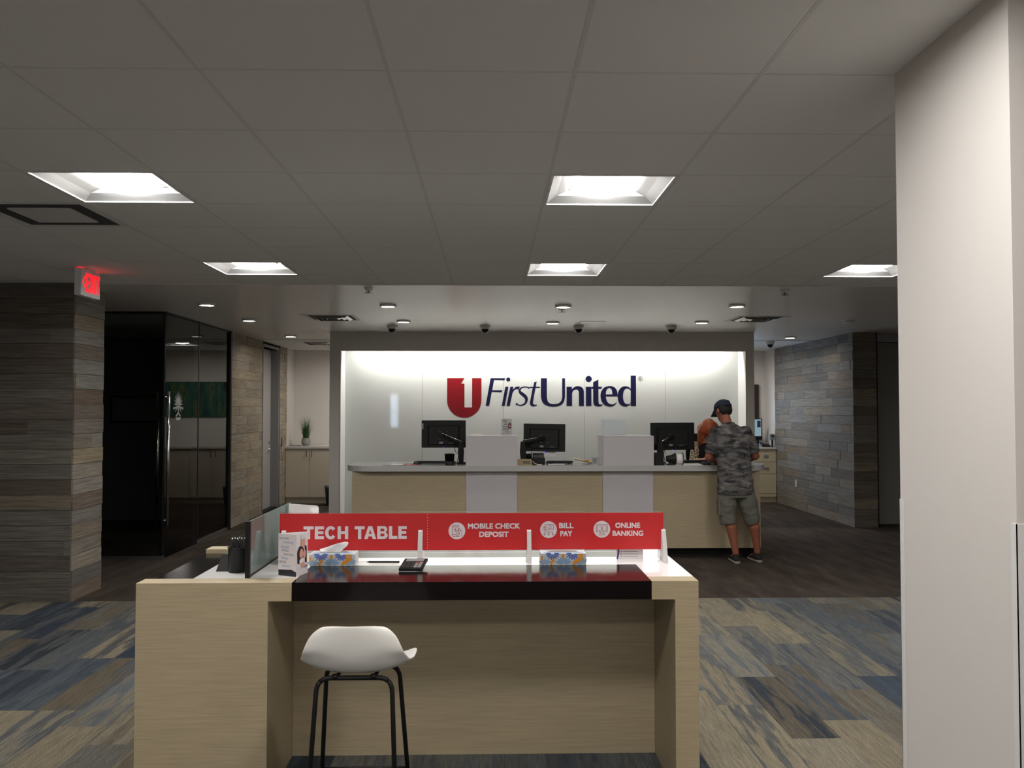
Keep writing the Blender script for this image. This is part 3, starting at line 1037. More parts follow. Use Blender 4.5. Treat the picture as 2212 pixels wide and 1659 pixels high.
sprinkler('pendant sprinkler at the edge of the tile ceiling, left', -1.10, 7.74)
sprinkler('pendant sprinkler below the middle downlight', 0.75, 9.22)
sprinkler('pendant sprinkler near the light cut off by the pillar', 2.67, 7.80)
t = thing('smoke_detector', 'white smoke detector on the ceiling right of the diffuser', 'smoke detector', (4.33, 10.37, CEIL - 0.004))
G().lathe([(0.075, 0), (0.075, -0.012), (0.066, -0.018), (0.06, -0.034), (0.045, -0.045)], (4.33, 10.37, CEIL - 0.004), 28).build('case', M['white_metal'], t)
G().lathe([(0.067, -0.020), (0.0665, -0.024), (0.064, -0.026)], (4.33, 10.37, CEIL - 0.004), 28).build('vent_slot', M['dark_plastic'], t)
t = thing('access_panel', 'thin square access panel in the drywall ceiling', 'panel', (1.25, 10.76, CEIL - 0.004))
g = G()
for a in ((0, .32, 0, .012), (0, .32, .288, .30), (0, .012, .012, .288), (.308, .32, .012, .288)):
    g.box(1.09 + a[0], 1.09 + a[1], 10.61 + a[2], 10.61 + a[3], CEIL - 0.008, CEIL - 0.004)
g.build('frame', M['white_metal'], t)
box('hatch', 1.105, 1.395, 10.625, 10.895, CEIL - 0.007, CEIL - 0.004, M['drywall'], t)


def dome_camera(label, x, y, z=CEIL - 0.004):
    t = thing('dome_camera', label, 'camera', (x, y, z), 'dome security cameras')
    G().lathe([(0.070, 0), (0.070, -0.012), (0.066, -0.040), (0.055, -0.048), (0.048, -0.048)], (x, y, z), 28).build('housing', M['grid'], t)
    G().lathe([(0.047, -0.048), (0.044, -0.066), (0.034, -0.082), (0.018, -0.092), (0.004, -0.095)], (x, y, z), 28).build('dome', M['black_plastic'], t)
    G().tube([(x + 0.045 * math.cos(a), y - 0.004, z - 0.050 - 0.046 * math.sin(a)) for a in [math.pi * (i + 0.5) / 13 for i in range(13)]], 0.004, 6).build('chrome_band', M['chrome'], t)


for label, x, y in (('dome security camera at the left end of the row', -1.286, 11.2), ('second dome security camera from the left in the row', -0.085, 11.2),
                    ('third dome security camera, beside the access panel', 1.13, 11.2), ('dome security camera at the right end of the row', 2.339, 11.2)):
    dome_camera(label, x, y)
dome_camera('dome security camera in the passage behind the man', 4.467, 13.77, CEIL)

# exit sign hanging from the tile ceiling
ex = thing('exit_sign', 'white exit sign with red lit letters and arrow, hung from ceiling', 'exit sign', (-3.17, 6.85, CEIL))
G().box(-3.20, -3.147, 6.685, 7.012, 2.527, 2.735).build('case', M['white_metal'], ex, 0.004)
box('canopy', -3.205, -3.135, 6.78, 6.92, 2.733, CEIL + 0.0, M['white_metal'], ex)
bd = Board((-3.147, 6.685, 2.527), (0, 1, 0), (0, 0, 1))
# letters as bars; width 0.327, height 0.208
bars = [[(0.072, 0.035), (0.072, 0.180), (0.130, 0.180), (0.130, 0.155), (0.098, 0.155), (0.098, 0.121), (0.128, 0.121), (0.128, 0.096), (0.098, 0.096), (0.098, 0.060), (0.130, 0.060), (0.130, 0.035)],
        [(0.138, 0.035), (0.163, 0.108), (0.140, 0.180), (0.164, 0.180), (0.176, 0.135), (0.188, 0.180), (0.210, 0.180), (0.188, 0.108), (0.212, 0.035), (0.188, 0.035), (0.175, 0.080), (0.162, 0.035)],
        [(0.220, 0.035), (0.220, 0.180), (0.244, 0.180), (0.244, 0.035)],
        [(0.268, 0.035), (0.268, 0.154), (0.250, 0.154), (0.250, 0.180), (0.312, 0.180), (0.312, 0.154), (0.293, 0.154), (0.293, 0.035)],
        [(0.022, 0.108), (0.052, 0.150), (0.066, 0.150), (0.038, 0.108), (0.066, 0.066), (0.052, 0.066)]]
for nm, b in zip(('letter', 'letter', 'letter', 'letter', 'arrow'), bars):
    bd.shape([b], 0.002).build(nm, M['exit_red'], ex)
for y in (6.72, 6.98):
    box('lamp_slot', -3.19, -3.155, y - 0.02, y + 0.02, 2.7345, 2.7365, M['exit_red'], ex)
# ------------------------------------------------------------------ tech table
tt = thing('tech_table', 'pale wood counter height table with black and white inlaid top', 'table', (-0.306, 4.2, 0))
H = 0.914
for nm, y0, y1 in (('front_leg', 3.705, 3.805), ('rear_leg', 4.60, 4.70)):
    leg = lambda u, v, d: (u, d, v)
    G().prism([(-1.497, 0), (-0.944, 0), (-0.944, 0.835), (-0.845, 0.835), (-0.845, H), (-1.497, H)], leg, y0, y1).build(nm, M['maple'], tt, 0.0012)
    G().prism([(0.885, H), (0.684, H), (0.684, 0.835), (0.784, 0.835), (0.784, 0), (0.885, 0)][::-1], leg, y0, y1).build(nm, M['maple'], tt, 0.0012)
box('side_panel', 0.786, 0.883, 3.806, 4.599, 0, 0.884, M['maple_dim'], tt)
box('side_panel', -0.966, -0.946, 3.806, 4.599, 0, 0.86, M['maple_dim'], tt)
box('center_panel', -0.945, 0.785, 4.19, 4.21, 0, 0.834, M['maple_dim'], tt)
box('front_inlay', -0.8445, 0.6835, 3.7055, 4.105, 0.836, H, M['black_gloss'], tt, 0.0015)
box('rear_inlay', -0.8445, 0.6835, 4.32, 4.6995, 0.836, H, M['black_gloss'], tt, 0.0015)
box('side_inlay', -1.497, -1.292, 3.8055, 4.5995, 0.864, 0.892, M['black_gloss'], tt, 0.0015)
G().box(-1.292, 0.885, 4.1055, 4.3195, 0.884, H - 0.0003).box(-1.292, -0.845, 3.8055, 4.1055, 0.884, H - 0.0003).box(0.684, 0.885, 3.8055, 4.1055, 0.884, H - 0.0003).box(-1.292, -0.845, 4.3195, 4.5995, 0.884, H - 0.0003).box(0.684, 0.885, 4.3195, 4.5995, 0.884, H - 0.0003).build('white_top', M['quartz'], tt)
G().box(-0.845, 0.684, 4.11, 4.315, 0.836, 0.883).build('under_frame', M['maple_dim'], tt)

# glass divider standing on the left of the table
dv = thing('glass_divider', 'green tinted glass divider with black end post on the table', 'divider', (-1.06, 4.2, H))
box('pane', -1.065, -1.055, 3.822, 4.60, H + 0.006, 1.157, M['table_glass'], dv)
box('end_post', -1.070, -1.050, 3.806, 3.824, H, 1.159, M['black_metal'], dv)
box('base_channel', -1.067, -1.053, 3.824, 4.60, H, H + 0.008, M['black_metal'], dv)
# white slanted board beyond it
wbd = thing('slanted_board', 'white slanted acrylic board behind the far end of the divider', 'board', (-0.965, 4.48, H))
fn = lambda u, v, d: (u, 4.46 + v * 0.22 + d, H + v)
G().prism([(-1.044, 0.0), (-0.878, 0.0), (-0.893, 0.228), (-0.903, 0.236), (-1.046, 0.246)], fn, 0, 0.004).build('face', M['frosted'], wbd)
G().prism([(-1.044, 0.0), (-0.878, 0.0), (-0.89, 0.19), (-1.04, 0.19)], lambda u, v, d: (u, 4.57 - v * 0.28 + d, H + v), 0, 0.004).build('prop', M['frosted'], wbd)

# ------------------------------------------------------------------ red tech table sign
K = 0.0022567
sg = thing('tech_table_sign', 'long red and white tech table sign in clear acrylic stands', 'sign', (-0.09, 4.215, H))
box('acrylic_sheet', -1.024, 0.842, 4.212, 4.218, 0.957, 1.151, M['acrylic'], sg)
box('red_panel', -1.018, 0.834, 4.2045, 4.2115, 0.968, 1.145, M['sign_red'], sg)
sb = Board((-1.018, 4.2045, 1.145), (1, 0, 0), (0, 0, 1))
U = lambda x, y: ((x - 606) * K * 1.0, -(y - 1108) * K)


def sign_text(name, t, x0, x1, y0, y1, bold):
    a, b = U(x0, y1), U(x1, y0)
    sb.text(t, a[0], b[0], a[1], b[1], 0.0008, bold).build(name, M['sign_white'], sg)


def blocks(letter, x0, x1, top, bot):
    """heavy grotesque capitals; returns outlines in sign units (y down)"""
    W, Hh = x1 - x0, bot - top
    s, t = 7.0, 6.2
    X = lambda u: x0 + u
    Y = lambda q: top + q
    if letter == 'T':
        m = W / 2
        return [[(x0, top), (x1, top), (x1, top + t), (X(m + s / 2), top + t), (X(m + s / 2), bot), (X(m - s / 2), bot), (X(m - s / 2), top + t), (x0, top + t)]]
    if letter == 'E':
        q = (Hh - t) / 2
        return [[(x0, top), (x1, top), (x1, top + t), (X(s), top + t), (X(s), Y(q)), (x1 - 1.2, Y(q)), (x1 - 1.2, Y(q + t)), (X(s), Y(q + t)), (X(s), bot - t), (x1, bot - t), (x1, bot), (x0, bot)]]
    if letter == 'H':
        q = (Hh - t) / 2
        return [[(x0, top), (X(s), top), (X(s), Y(q)), (x1 - s, Y(q)), (x1 - s, top), (x1, top), (x1, bot), (x1 - s, bot), (x1 - s, Y(q + t)), (X(s), Y(q + t)), (X(s), bot), (x0, bot)]]
    if letter == 'L':
        return [[(x0, top), (X(s), top), (X(s), bot - t), (x1, bot - t), (x1, bot), (x0, bot)]]
    if letter == 'A':
        m = (x0 + x1) / 2
        return [[(m - 4.2, top), (m + 4.2, top), (x1, bot), (x1 - 7.4, bot), (x1 - 9.2, bot - 5.5), (x0 + 9.2, bot - 5.5), (x0 + 7.4, bot), (x0, bot)], [(m, top + 7), (m - 3, bot - 10.5), (m + 3, bot - 10.5)]]
    if letter == 'B':
        q = Y(Hh * 0.5)
        o = [(x0, top), (x1 - 8, top)] + arc(x1 - 8, top + Hh * 0.25, 7, Hh * 0.25, -90, 60, 8) + arc(x1 - 8.5, bot - Hh * 0.27, 8.5, Hh * 0.27, -60, 90, 10) + [(x0, bot)]
        h1 = [(X(s), top + 5.2), (x1 - 9.5, top + 5.2)] + arc(x1 - 9.5, top + 8, 2.6, 2.8, -90, 90, 6) + [(X(s), top + 10.8)]
        h2 = [(X(s), bot - 11.2), (x1 - 9.5, bot - 11.2)] + arc(x1 - 9.5, bot - 8.3, 2.8, 2.9, -90, 90, 6) + [(X(s), bot - 5.4)]
        return [o, h1, h2]
    if letter == 'C':
        cx, cy = (x0 + x1) / 2, (top + bot) / 2
        rx, ry = W / 2, Hh / 2 + 0.6
        return [arc(cx, cy, rx, ry, 38, 322, 28) + [(cx + rx * 0.30, cy - ry * 0.27)] + arc(cx, cy, rx - s, ry - t, 312, 48, 20) + [(cx + rx * 0.30, cy + ry * 0.27)]]
    return []


lets = [('T', 656.6, 678), ('E', 680.5, 700), ('C', 702.5, 726.5), ('H', 729, 751.5), ('T', 765, 786.5), ('A', 785.5, 811), ('B', 813, 835.5), ('L', 838, 856), ('E', 858, 876)]
for ch, a, b in lets:
    sb.shape([[U(x, y) for x, y in lp] for lp in blocks(ch, a, b, 1135, 1162)], 0.0008).build('letter', M['sign_white'], sg)
sign_text('lettering', 'MOBILE CHECK', 1006.5, 1117.8, 1129.6, 1141.2, 0.045)
sign_text('lettering', 'DEPOSIT', 1030.7, 1093.6, 1147.0, 1158.6, 0.045)
sign_text('lettering', 'BILL', 1202, 1233, 1129.2, 1140.6, 0.045)
sign_text('lettering', 'PAY', 1204.6, 1230, 1146.2, 1157.8, 0.045)
sign_text('lettering', 'ONLINE', 1323, 1376.4, 1129, 1140.4, 0.045)
sign_text('lettering', 'BANKING', 1317, 1383, 1146, 1157.6, 0.045)
g = G()
for i in range(13):
    x, y = U(920.3, 1111 + i * 5.9)
    sb.shape([arc(x, y, 0.0019, 0.0019, 0, 315, 7)], 0.0006, g=g)
g.build('dotted_line', M['sign_white'], sg)
discs = []
for x, y in ((983, 1145.4), (1179.3, 1143.4), (1294, 1143)):
    c = U(x, y)
    discs.append(sb.shape([arc(c[0], c[1], 0.0405, 0.0405, 0, 352, 44)], 0.0008).build('icon_disc', M['sign_white'], sg))


def line(g, pts, wd=0.0019, closed=False):
    pts = [U(*p) for p in pts]
    if closed:
        pts = pts + [pts[0]]
    for a, b in zip(pts, pts[1:]):
        sb.shape([stroke([a, b], wd)], 0.0005, 0.0011, g)


def ring(g, x, y, r, wd=0.0019, ry=None):
    c = U(x, y)
    r0, r1 = r * K, (ry or r) * K
    sb.shape([arc(c[0], c[1], r0, r1, 0, 345, 24), arc(c[0], c[1], r0 - wd, r1 - wd, 0, 345, 24)], 0.0005, 0.0011, g)


def dollar(g, x, y, h):
    a, b = U(x - h * 0.28, y + h / 2), U(x + h * 0.28, y - h / 2)
    sb.text('$', a[0], b[0], a[1], b[1], 0.0005, 0.0, 0.0011, g)


g = G()   # phone with padlock
line(g, [(973.5, 1133.5), (986, 1133.5), (986, 1157), (973.5, 1157)], closed=True)
line(g, [(973.5, 1137), (986, 1137)])
line(g, [(973.5, 1153.3), (982, 1153.3)])
line(g, [(983, 1145.5), (994, 1145.5), (994, 1156.5), (983, 1156.5)], closed=True)
line(g, [(985.5, 1145.5), (985.5, 1142), (988, 1140.5), (991, 1142), (991, 1145.5)])
dollar(g, 979.8, 1143.5, 7)
line(g, [(988.5, 1149), (988.5, 1153)], 0.003)
g.build('icon', M['ink_maroon'], discs[0])
g = G()   # coin, note and arrows
line(g, [(1172, 1133), (1190, 1133), (1190, 1142.5), (1172, 1142.5)], closed=True)
ring(g, 1181, 1137.8, 3, ry=3.6)
c = U(1171.5, 1141)
sb.shape([arc(c[0], c[1], 0.0105, 0.0105, 0, 345, 20)], 0.0003, 0.0011, g)
g2 = G()
ring(g2, 1171.5, 1141, 4.9)
dollar(g2, 1171.5, 1141, 6.6)
line(g2, [(1179.5, 1145), (1179.5, 1154)])
line(g2, [(1170.5, 1154), (1170.5, 1148.6), (1188.5, 1148.6), (1188.5, 1154)])
for x in (1170.5, 1179.5, 1188.5):
    line(g2, [(x - 2.3, 1152.3), (x, 1155.4), (x + 2.3, 1152.3)])
g2.build('icon', M['ink_maroon'], discs[1])
line(g2 := G(), [(1172, 1133), (1190, 1133), (1190, 1142.5), (1177, 1142.5)])
ring(g2, 1182.5, 1137.8, 3, ry=3.6)
line(g2, [(1172, 1133), (1172, 1136.2)])
g2.build('icon', M['ink_maroon'], discs[1])
g = G()   # monitor
line(g, [(1282.3, 1133), (1306, 1133), (1306, 1148.8), (1282.3, 1148.8)], closed=True)
line(g, [(1285, 1135.7), (1303.3, 1135.7), (1303.3, 1146.2), (1285, 1146.2)], 0.0013, True)
line(g, [(1292, 1149), (1291.5, 1152), (1288.5, 1153.2), (1289, 1155), (1299.3, 1155), (1299.8, 1153.2), (1296.8, 1152), (1296.3, 1149)])
dollar(g, 1294, 1141, 7)
g.build('icon', M['ink_maroon'], discs[2])
for x in (-0.995, -0.342, 0.181, 0.832):
    prof = [(4.128, H), (4.137, H), (4.196, 1.045), (4.2035, 1.052), (4.2035, 0.966), (4.2035, 0.93), (4.219, 0.93), (4.219, 1.05), (4.232, 1.045), (4.295, H), (4.304, H), (4.236, 1.058), (4.219, 1.066), (4.200, 1.066), (4.190, 1.058)]
    g = G()
    # front and rear leaning blades, and a web below the sheet
    g.prism([(4.128, H), (4.196, H), (4.2035, 0.93), (4.2035, 1.060), (4.196, 1.066), (4.186, 1.060)], lambda u, v, d: (x + d, u, v), -0.010, 0.010)
    g.prism([(4.304, H), (4.246, 1.060), (4.236, 1.066), (4.2185, 1.060), (4.2185, 0.93), (4.236, H)][::-1], lambda u, v, d: (x + d, u, v), -0.010, 0.010)
    g.box(x - 0.010, x + 0.010, 4.196, 4.236, H, 0.93)
    g.build('acrylic_stand', M['frosted'], sg)

# ------------------------------------------------------------------ things on the table


def daisy(b, g_pet, lift, x, y, r, a0, a1, n):
    for i in range(n):
        a = math.radians(a0 + (a1 - a0) * i / (n - 1))
        c, s = math.cos(a), math.sin(a)
        p = [(x + c * r * 0.25 - s * r * 0.04, y + s * r * 0.25 + c * r * 0.04), (x + c * r * 0.75 - s * r * 0.13, y + s * r * 0.75 + c * r * 0.13), (x + c * r * 1.0 - s * r * 0.05, y + s * r + c * r * 0.05),
             (x + c * r * 1.0 + s * r * 0.05, y + s * r - c * r * 0.05), (x + c * r * 0.75 + s * r * 0.13, y + s * r * 0.75 - c * r * 0.13), (x + c * r * 0.25 + s * r * 0.04, y + s * r * 0.25 - c * r * 0.04)]
        if min(q[1] for q in p) < 0.0005:
            continue
        b.shape([p], 0.0002, lift + 0.00001 * i, g_pet)


def tissue_box(label, x0, y0, group):
    W, D, Hb = 0.215, 0.112, 0.056
    t = thing('tissue_box', label, 'tissue box', (x0 + W / 2, y0 + D / 2, H), group)
    box('carton', x0, x0 + W, y0, y0 + D, H, H + Hb, M['cream_print'], t, 0.002)
    b = Board((x0, y0, H), (1, 0, 0), (0, 0, 1))
    gv, gs, go_ = G(), G(), G()
    daisy(b, gv, 0.0007, 0.056, 0.058, 0.034, 190, 350, 8)
    daisy(b, gv, 0.0007, 0.152, 0.058, 0.034, 190, 330, 7)
    daisy(b, gs, 0.0003, 0.108, -0.002, 0.042, 10, 170, 9)
    daisy(b, gs, 0.0003, 0.020, -0.004, 0.036, 20, 160, 7)
    daisy(b, gs, 0.0003, 0.198, -0.002, 0.036, 60, 178, 6)
    for lp in ([(0.046, 0.001), (0.054, 0.001), (0.056, 0.014), (0.066, 0.018), (0.064, 0.030), (0.056, 0.034), (0.052, 0.020), (0.044, 0.016)],
               [(0.100, 0.052), (0.106, 0.055), (0.112, 0.044), (0.110, 0.032), (0.104, 0.030), (0.099, 0.040)],
               [(0.152, 0.002), (0.164, 0.004), (0.170, 0.014), (0.176, 0.012), (0.192, 0.022), (0.200, 0.036), (0.200, 0.054), (0.172, 0.054), (0.172, 0.030), (0.158, 0.022), (0.150, 0.012)],
               [(0.001, 0.020), (0.008, 0.024), (0.012, 0.036), (0.006, 0.046), (0.001, 0.044)]):
        b.shape([lp], 0.0002, 0.0011, go_)
    gv.build('printed_flower', M['violet_blue'], t)
    gs.build('printed_flower', M['sky_ink'], t)
    go_.build('printed_shape', M['orange_ink'], t)
    b.text('Kleenex', 0.176, 0.197, 0.040, 0.048, 0.0002, 0, 0.0014).build('lettering', M['cream_print'], t)
    tb = Board((x0, y0, H + Hb), (1, 0, 0), (0, 1, 0))
    gt = G()
    daisy(tb, gt, 0.0003, 0.056, 0.004, 0.05, 20, 160, 8)
    daisy(tb, gt, 0.0003, 0.155, 0.004, 0.05, 20, 160, 8)
    gt.build('printed_flower', M['sky_ink'], t)
    tb.shape([arc(0.107, 0.058, 0.07, 0.03, 0, 345, 24)], 0.0002, 0.0008).build('opening', M['grey_plastic'], t)
    return t


tl = tissue_box('floral tissue box with a tissue pulled up, behind the folded leaflet', -0.853, 4.088, 'floral tissue boxes')
tissue_box('closed floral tissue box under the bill pay panel', 0.231, 4.088, 'floral tissue boxes')
rows = []
for i in range(9):
    u = i / 8
    row = []
    for j in range(9):
        q = j / 8
        x = -0.818 + u * 0.108 + q * (0.004 + 0.022 * u) + 0.006 * math.sin(q * 5 + u * 4)
        y = 4.146 + 0.016 * math.sin(u * 6.5 + q) * (0.35 + q) + 0.010 * q
        z = H + 0.050 + q * (0.016 + 0.046 * u ** 0.85 - 0.012 * max(0, u - 0.9) * 10) + 0.003 * math.sin(u * 9 + q * 3) * q
        row.append((x, y, z))
    rows.append(row)
vs = [p for r in rows for p in r]
fs = [(i * 9 + j, (i + 1) * 9 + j, (i + 1) * 9 + j + 1, i * 9 + j + 1) for i in range(8) for j in range(8)]
o = G().add(vs, fs, True).build('tissue', M['paper'], tl)
s = o.modifiers.new('thick', 'SOLIDIFY'); s.thickness = 0.0012
s = o.modifiers.new('soft', 'SUBSURF'); s.levels = s.render_levels = 1

# folded three sided leaflet
A, B, C3 = Vector((-0.942, 3.872, H)), Vector((-0.853, 3.825, H)), Vector((-0.826, 3.932, H))
lf = thing('folded_leaflet', 'three sided folded leaflet with text and couple photo by the divider', 'leaflet', (-0.873, 3.876, H))


def bowed(p, q, z0, z1, n=6, bow=0.006):
    d = (q - p)
    nn = Vector((d.y, -d.x, 0)).normalized()
    a = [p + d * (i / n) + nn * bow * math.sin(math.pi * i / n) for i in range(n + 1)]
    vs = [v + Vector((0, 0, z0)) for v in a] + [v + Vector((0, 0, z1)) for v in a]
    vs2 = [v - nn * 0.0012 for v in vs]
    g = G()
    m = n + 1
    g.add(vs + vs2, [(i, i + 1, m + i + 1, m + i) for i in range(n)] + [(2 * m + i, 3 * m + i, 3 * m + i + 1, 2 * m + i + 1) for i in range(n)] + [(m + i, m + i + 1, 3 * m + i + 1, 3 * m + i) for i in range(n)] + [(i, 2 * m + i, 2 * m + i + 1, i + 1) for i in range(n)])
    return g


HT = 0.184
bowed(A, B, 0, HT, bow=0.0).build('panel', M['paper_pink'], lf)
bowed(B, C3, 0, HT, bow=0.0).build('panel', M['paper_pink'], lf)
bowed(C3, A, 0, HT, bow=0.0).build('panel', M['paper'], lf)
fb = Board(A, (B - A), (0, 0, 1))
FW = (B - A).length
for t, x0, x1, z0, mm in (('DOES YOUR', 0.006, 0.058, 0.160, 'ink_grey'), ('Checking', 0.024, 0.084, 0.140, 'ink_blue'), ('Account', 0.012, 0.060, 0.122, 'ink_blue'), ('PROTECT', 0.020, 0.060, 0.107, 'ink_grey'),
                          ('BOTH YOUR', 0.033, 0.085, 0.090, 'ink_grey'), ('Money', 0.017, 0.054, 0.070, 'ink_blue'), ('AND YOUR', 0.007, 0.043, 0.057, 'ink_grey'), ('Identity?', 0.022, 0.068, 0.036, 'ink_blue')):
    fb.text(t, x0, x1, z0, z0 + (0.014 if mm == 'ink_blue' else 0.009), 0.0003).build('lettering', M[mm], lf)
fb.shape([[(0.001, 0.001), (FW, 0.001), (FW, 0.020), (0.075, 0.030), (0.001, 0.026)]], 0.0003).build('black_band', M['ink'], lf)
pb = Board(B, (C3 - B), (0, 0, 1))
PW = (C3 - B).length
ph = pb.shape([[(0.001, 0.030), (PW - 0.001, 0.030), (PW - 0.001, HT - 0.002), (0.001, HT - 0.002)]], 0.0003).build('photo', M['paper_pink'], lf)
for k, (nm, mm, lps) in enumerate((('printed_hair', 'hair_print', [arc(0.040, 0.098, 0.034, 0.032, 0, 345, 18), [(0.006, 0.10), (0.03, 0.115), (0.034, 0.05), (0.010, 0.055)], [(0.078, 0.13), (0.098, 0.12), (0.100, 0.05), (0.082, 0.05)]]),
                    ('printed_jumper', 'paper', [[(0.030, 0.07), (0.062, 0.075), (0.066, 0.04), (0.028, 0.04)]]),
                    ('printed_face', 'skin_print', [arc(0.046, 0.095, 0.018, 0.021, 0, 345, 18), arc(0.076, 0.088, 0.013, 0.020, 0, 345, 18), arc(0.062, 0.145, 0.022, 0.024, 0, 345, 18), [(0.03, 0.052), (0.062, 0.058), (0.09, 0.036), (0.05, 0.034)]]),
                    ('printed_hair', 'cream_print', [arc(0.058, 0.166, 0.020, 0.009, 0, 345, 14)]),
                    ('printed_trim', 'navy_ink', [[(0.002, 0.031), (0.07, 0.031), (0.104, 0.040), (0.104, 0.034), (0.07, 0.0305)]]))):
    for q, lp in enumerate(lps):
        pb.shape([lp], 0.0002, 0.0006 + 0.0005 * k + 0.0001 * q).build(nm, M[mm], ph)

# calculator
ca = thing('calculator', 'black desk calculator at the back edge of the black inlay', 'calculator', (-0.365, 3.998, H))
fn = lambda u, v, d: (-0.420 + u + 0.018 * v / 0.14, 3.945 + v, H + 0.005 + v * 0.18 + d)
G().prism([(0, 0), (0.106, 0), (0.106, 0.13), (0, 0.13)], fn, -0.004, 0.009).build('case', M['black_plastic'], ca, 0.002)
G().prism([(0.012, 0.092), (0.094, 0.092), (0.094, 0.120), (0.012, 0.120)], fn, 0.009, 0.0105).build('display', M['grey_plastic'], ca)
for r in range(4):
    for c in range(5):
        u, v = 0.010 + c * 0.018, 0.010 + r * 0.018
        mm = 'ink_maroon' if (c == 3 and r == 3) else ('grey_plastic' if c >= 3 else 'dark_plastic')
        G().prism([(u, v), (u + 0.014, v), (u + 0.014, v + 0.013), (u, v + 0.013)], fn, 0.009, 0.012).build('key', M[mm], ca)
pn = thing('pen', 'slim black pen lying on the white strip left of the calculator', 'pen', (-0.50, 4.175, H))
G().tube([(-0.585, 4.176, H + 0.0045), (-0.44, 4.172, H + 0.0045)], 0.0045, 8).build('barrel', M['black_plastic'], pn)
G().tube([(-0.598, 4.1764, H + 0.0045), (-0.585, 4.176, H + 0.0045)], [0.001, 0.004], 8).build('tip', M['dark_plastic'], pn)

# pen cup with pens, and a small black easel
pc = thing('pen_cup', 'black round pen cup left of the glass divider', 'cup', (-1.145, 3.965, H))
c = (-1.145, 3.965, H)
G().lathe([(0.042, 0), (0.044, 0.004), (0.044, 0.105), (0.047, 0.108), (0.047, 0.112), (0.041, 0.112), (0.040, 0.104), (0.040, 0.006), (0.002, 0.005)], c, 28).build('cup', M['black_plastic'], pc)
pens = [(-0.018, 0.010, -0.1, 0.05), (-0.006, -0.012, 0.05, -0.04), (0.004, 0.016, -0.02, 0.1), (0.014, -0.004, 0.12, 0.02), (0.024, 0.010, 0.2, 0.05), (-0.024, -0.008, -0.18, -0.02)]
NM = ('left', 'second', 'middle', 'fourth', 'right', 'outer left')
for i, (dx, dy, tx, ty) in enumerate(pens):
    p0 = Vector((c[0] + dx * 0.6, c[1] + dy * 0.6, H + 0.008))
    d = Vector((tx * 0.45, ty * 0.45, 1)).normalized()
    pe = thing('ballpoint_pen', 'black pen with bright clicker standing in the round cup, %s one' % NM[i], 'pen', p0, 'pens in the round cup')
    G().tube([p0, p0 + d * 0.132], 0.0048, 8).build('barrel', M['black_plastic'], pe)
    G().tube([p0 + d * 0.132, p0 + d * 0.146], 0.0038, 8).build('clicker', M['chrome'], pe)
ez = thing('small_easel', 'small black sloping easel beside the pen cup', 'easel', (-1.21, 4.0, H))
G().prism([(-1.245, 0), (-1.185, 0), (-1.195, 0.075), (-1.225, 0.075)], lambda u, v, d: (u, 3.965 + v * 0.4 + d, H + v), 0, 0.006).build('face', M['black_plastic'], ez)
G().prism([(-1.235, 0), (-1.195, 0), (-1.202, 0.07), (-1.22, 0.07)], lambda u, v, d: (u, 4.035 - v * 0.5 + d, H + v), 0, 0.005).build('prop', M['black_plastic'], ez)
# card stack and leaflet at the right end
lc = thing('leaflet_stand', 'small upright printed leaflet under the online banking panel', 'leaflet', (0.675, 4.235, H))
box('card', 0.612, 0.742, 4.245, 4.247, H + 0.0, H + 0.10, M['paper_pink'], lc)
lb = Board((0.612, 4.245, H), (1, 0, 0), (0, 0, 1))
g = G()
for z in (0.012, 0.024, 0.036, 0.05, 0.064):
    lb.shape([[(0.03, z), (0.105, z), (0.105, z + 0.0018), (0.03, z + 0.0018)]], 0.0003, g=g)
    lb.shape([arc(0.022, z + 0.001, 0.003, 0.003, 0, 315, 8)], 0.0003, g=g)
g.build('lettering', M['ink_grey'], lc)
lb.shape([[(0, 0.0), (0.006, 0.0), (0.013, 0.03), (0.014, 0.06), (0.010, 0.1), (0.0, 0.1)]], 0.0003).build('blue_edge', M['navy_ink'], lc)
lb.shape([[(0, 0.012), (0.003, 0.018), (0.006, 0.035), (0.004, 0.06), (0, 0.07)]], 0.0003, 0.0006).build('red_edge', M['skin_print'], lc)
box('fold', 0.612, 0.742, 4.247, 4.285, H, H + 0.0015, M['paper'], lc)
cd = thing('white_card', 'small white card lying on the black side inlay', 'card', (-1.42, 3.86, 0.892))
box('card', -1.465, -1.375, 3.835, 3.885, 0.892, 0.8935, M['paper'], cd)

# ------------------------------------------------------------------ bar stool
SX, SY = -0.50, 3.31
st = thing('bar_stool', 'white low backed bar stool with black tube legs at the table', 'stool', (SX, SY, 0))
# shell: v runs from the top edge of the back, down and forward to the front lip; u across
prof = [(-0.172, 0.8680, 0.112, -0.012), (-0.174, 0.862, 0.142, -0.023), (-0.174, 0.844, 0.160, -0.024), (-0.171, 0.814, 0.173, -0.020), (-0.165, 0.780, 0.184, -0.012), (-0.154, 0.744, 0.193, 0.002), (-0.134, 0.710, 0.200, 0.022), (-0.102, 0.686, 0.204, 0.040), (-0.055, 0.673, 0.206, 0.045),
        (0.005, 0.667, 0.208, 0.043), (0.065, 0.665, 0.209, 0.039), (0.125, 0.665, 0.209, 0.037), (0.170, 0.664, 0.206, 0.036), (0.196, 0.656, 0.192, 0.030), (0.206, 0.643, 0.15, 0.014)]
n = 17
vs, fs = [], []
for i, (y, z, hw, lift) in enumerate(prof):
    for k in range(n):
        u = -1 + 2 * k / (n - 1)
        back = max(0.0, 1 - i / 8)
        yy = y + back * 0.045 * abs(u) ** 2.2
        zz = z + lift * abs(u) ** 2.6
        xx = u * hw
        if i in (5, 6, 7, 8):
            yy += 0.030 * abs(u) ** 2
        vs.append((SX + xx, SY + yy, zz))
for i in range(len(prof) - 1):
    for k in range(n - 1):
        fs.append((i * n + k, i * n + k + 1, (i + 1) * n + k + 1, (i + 1) * n + k))
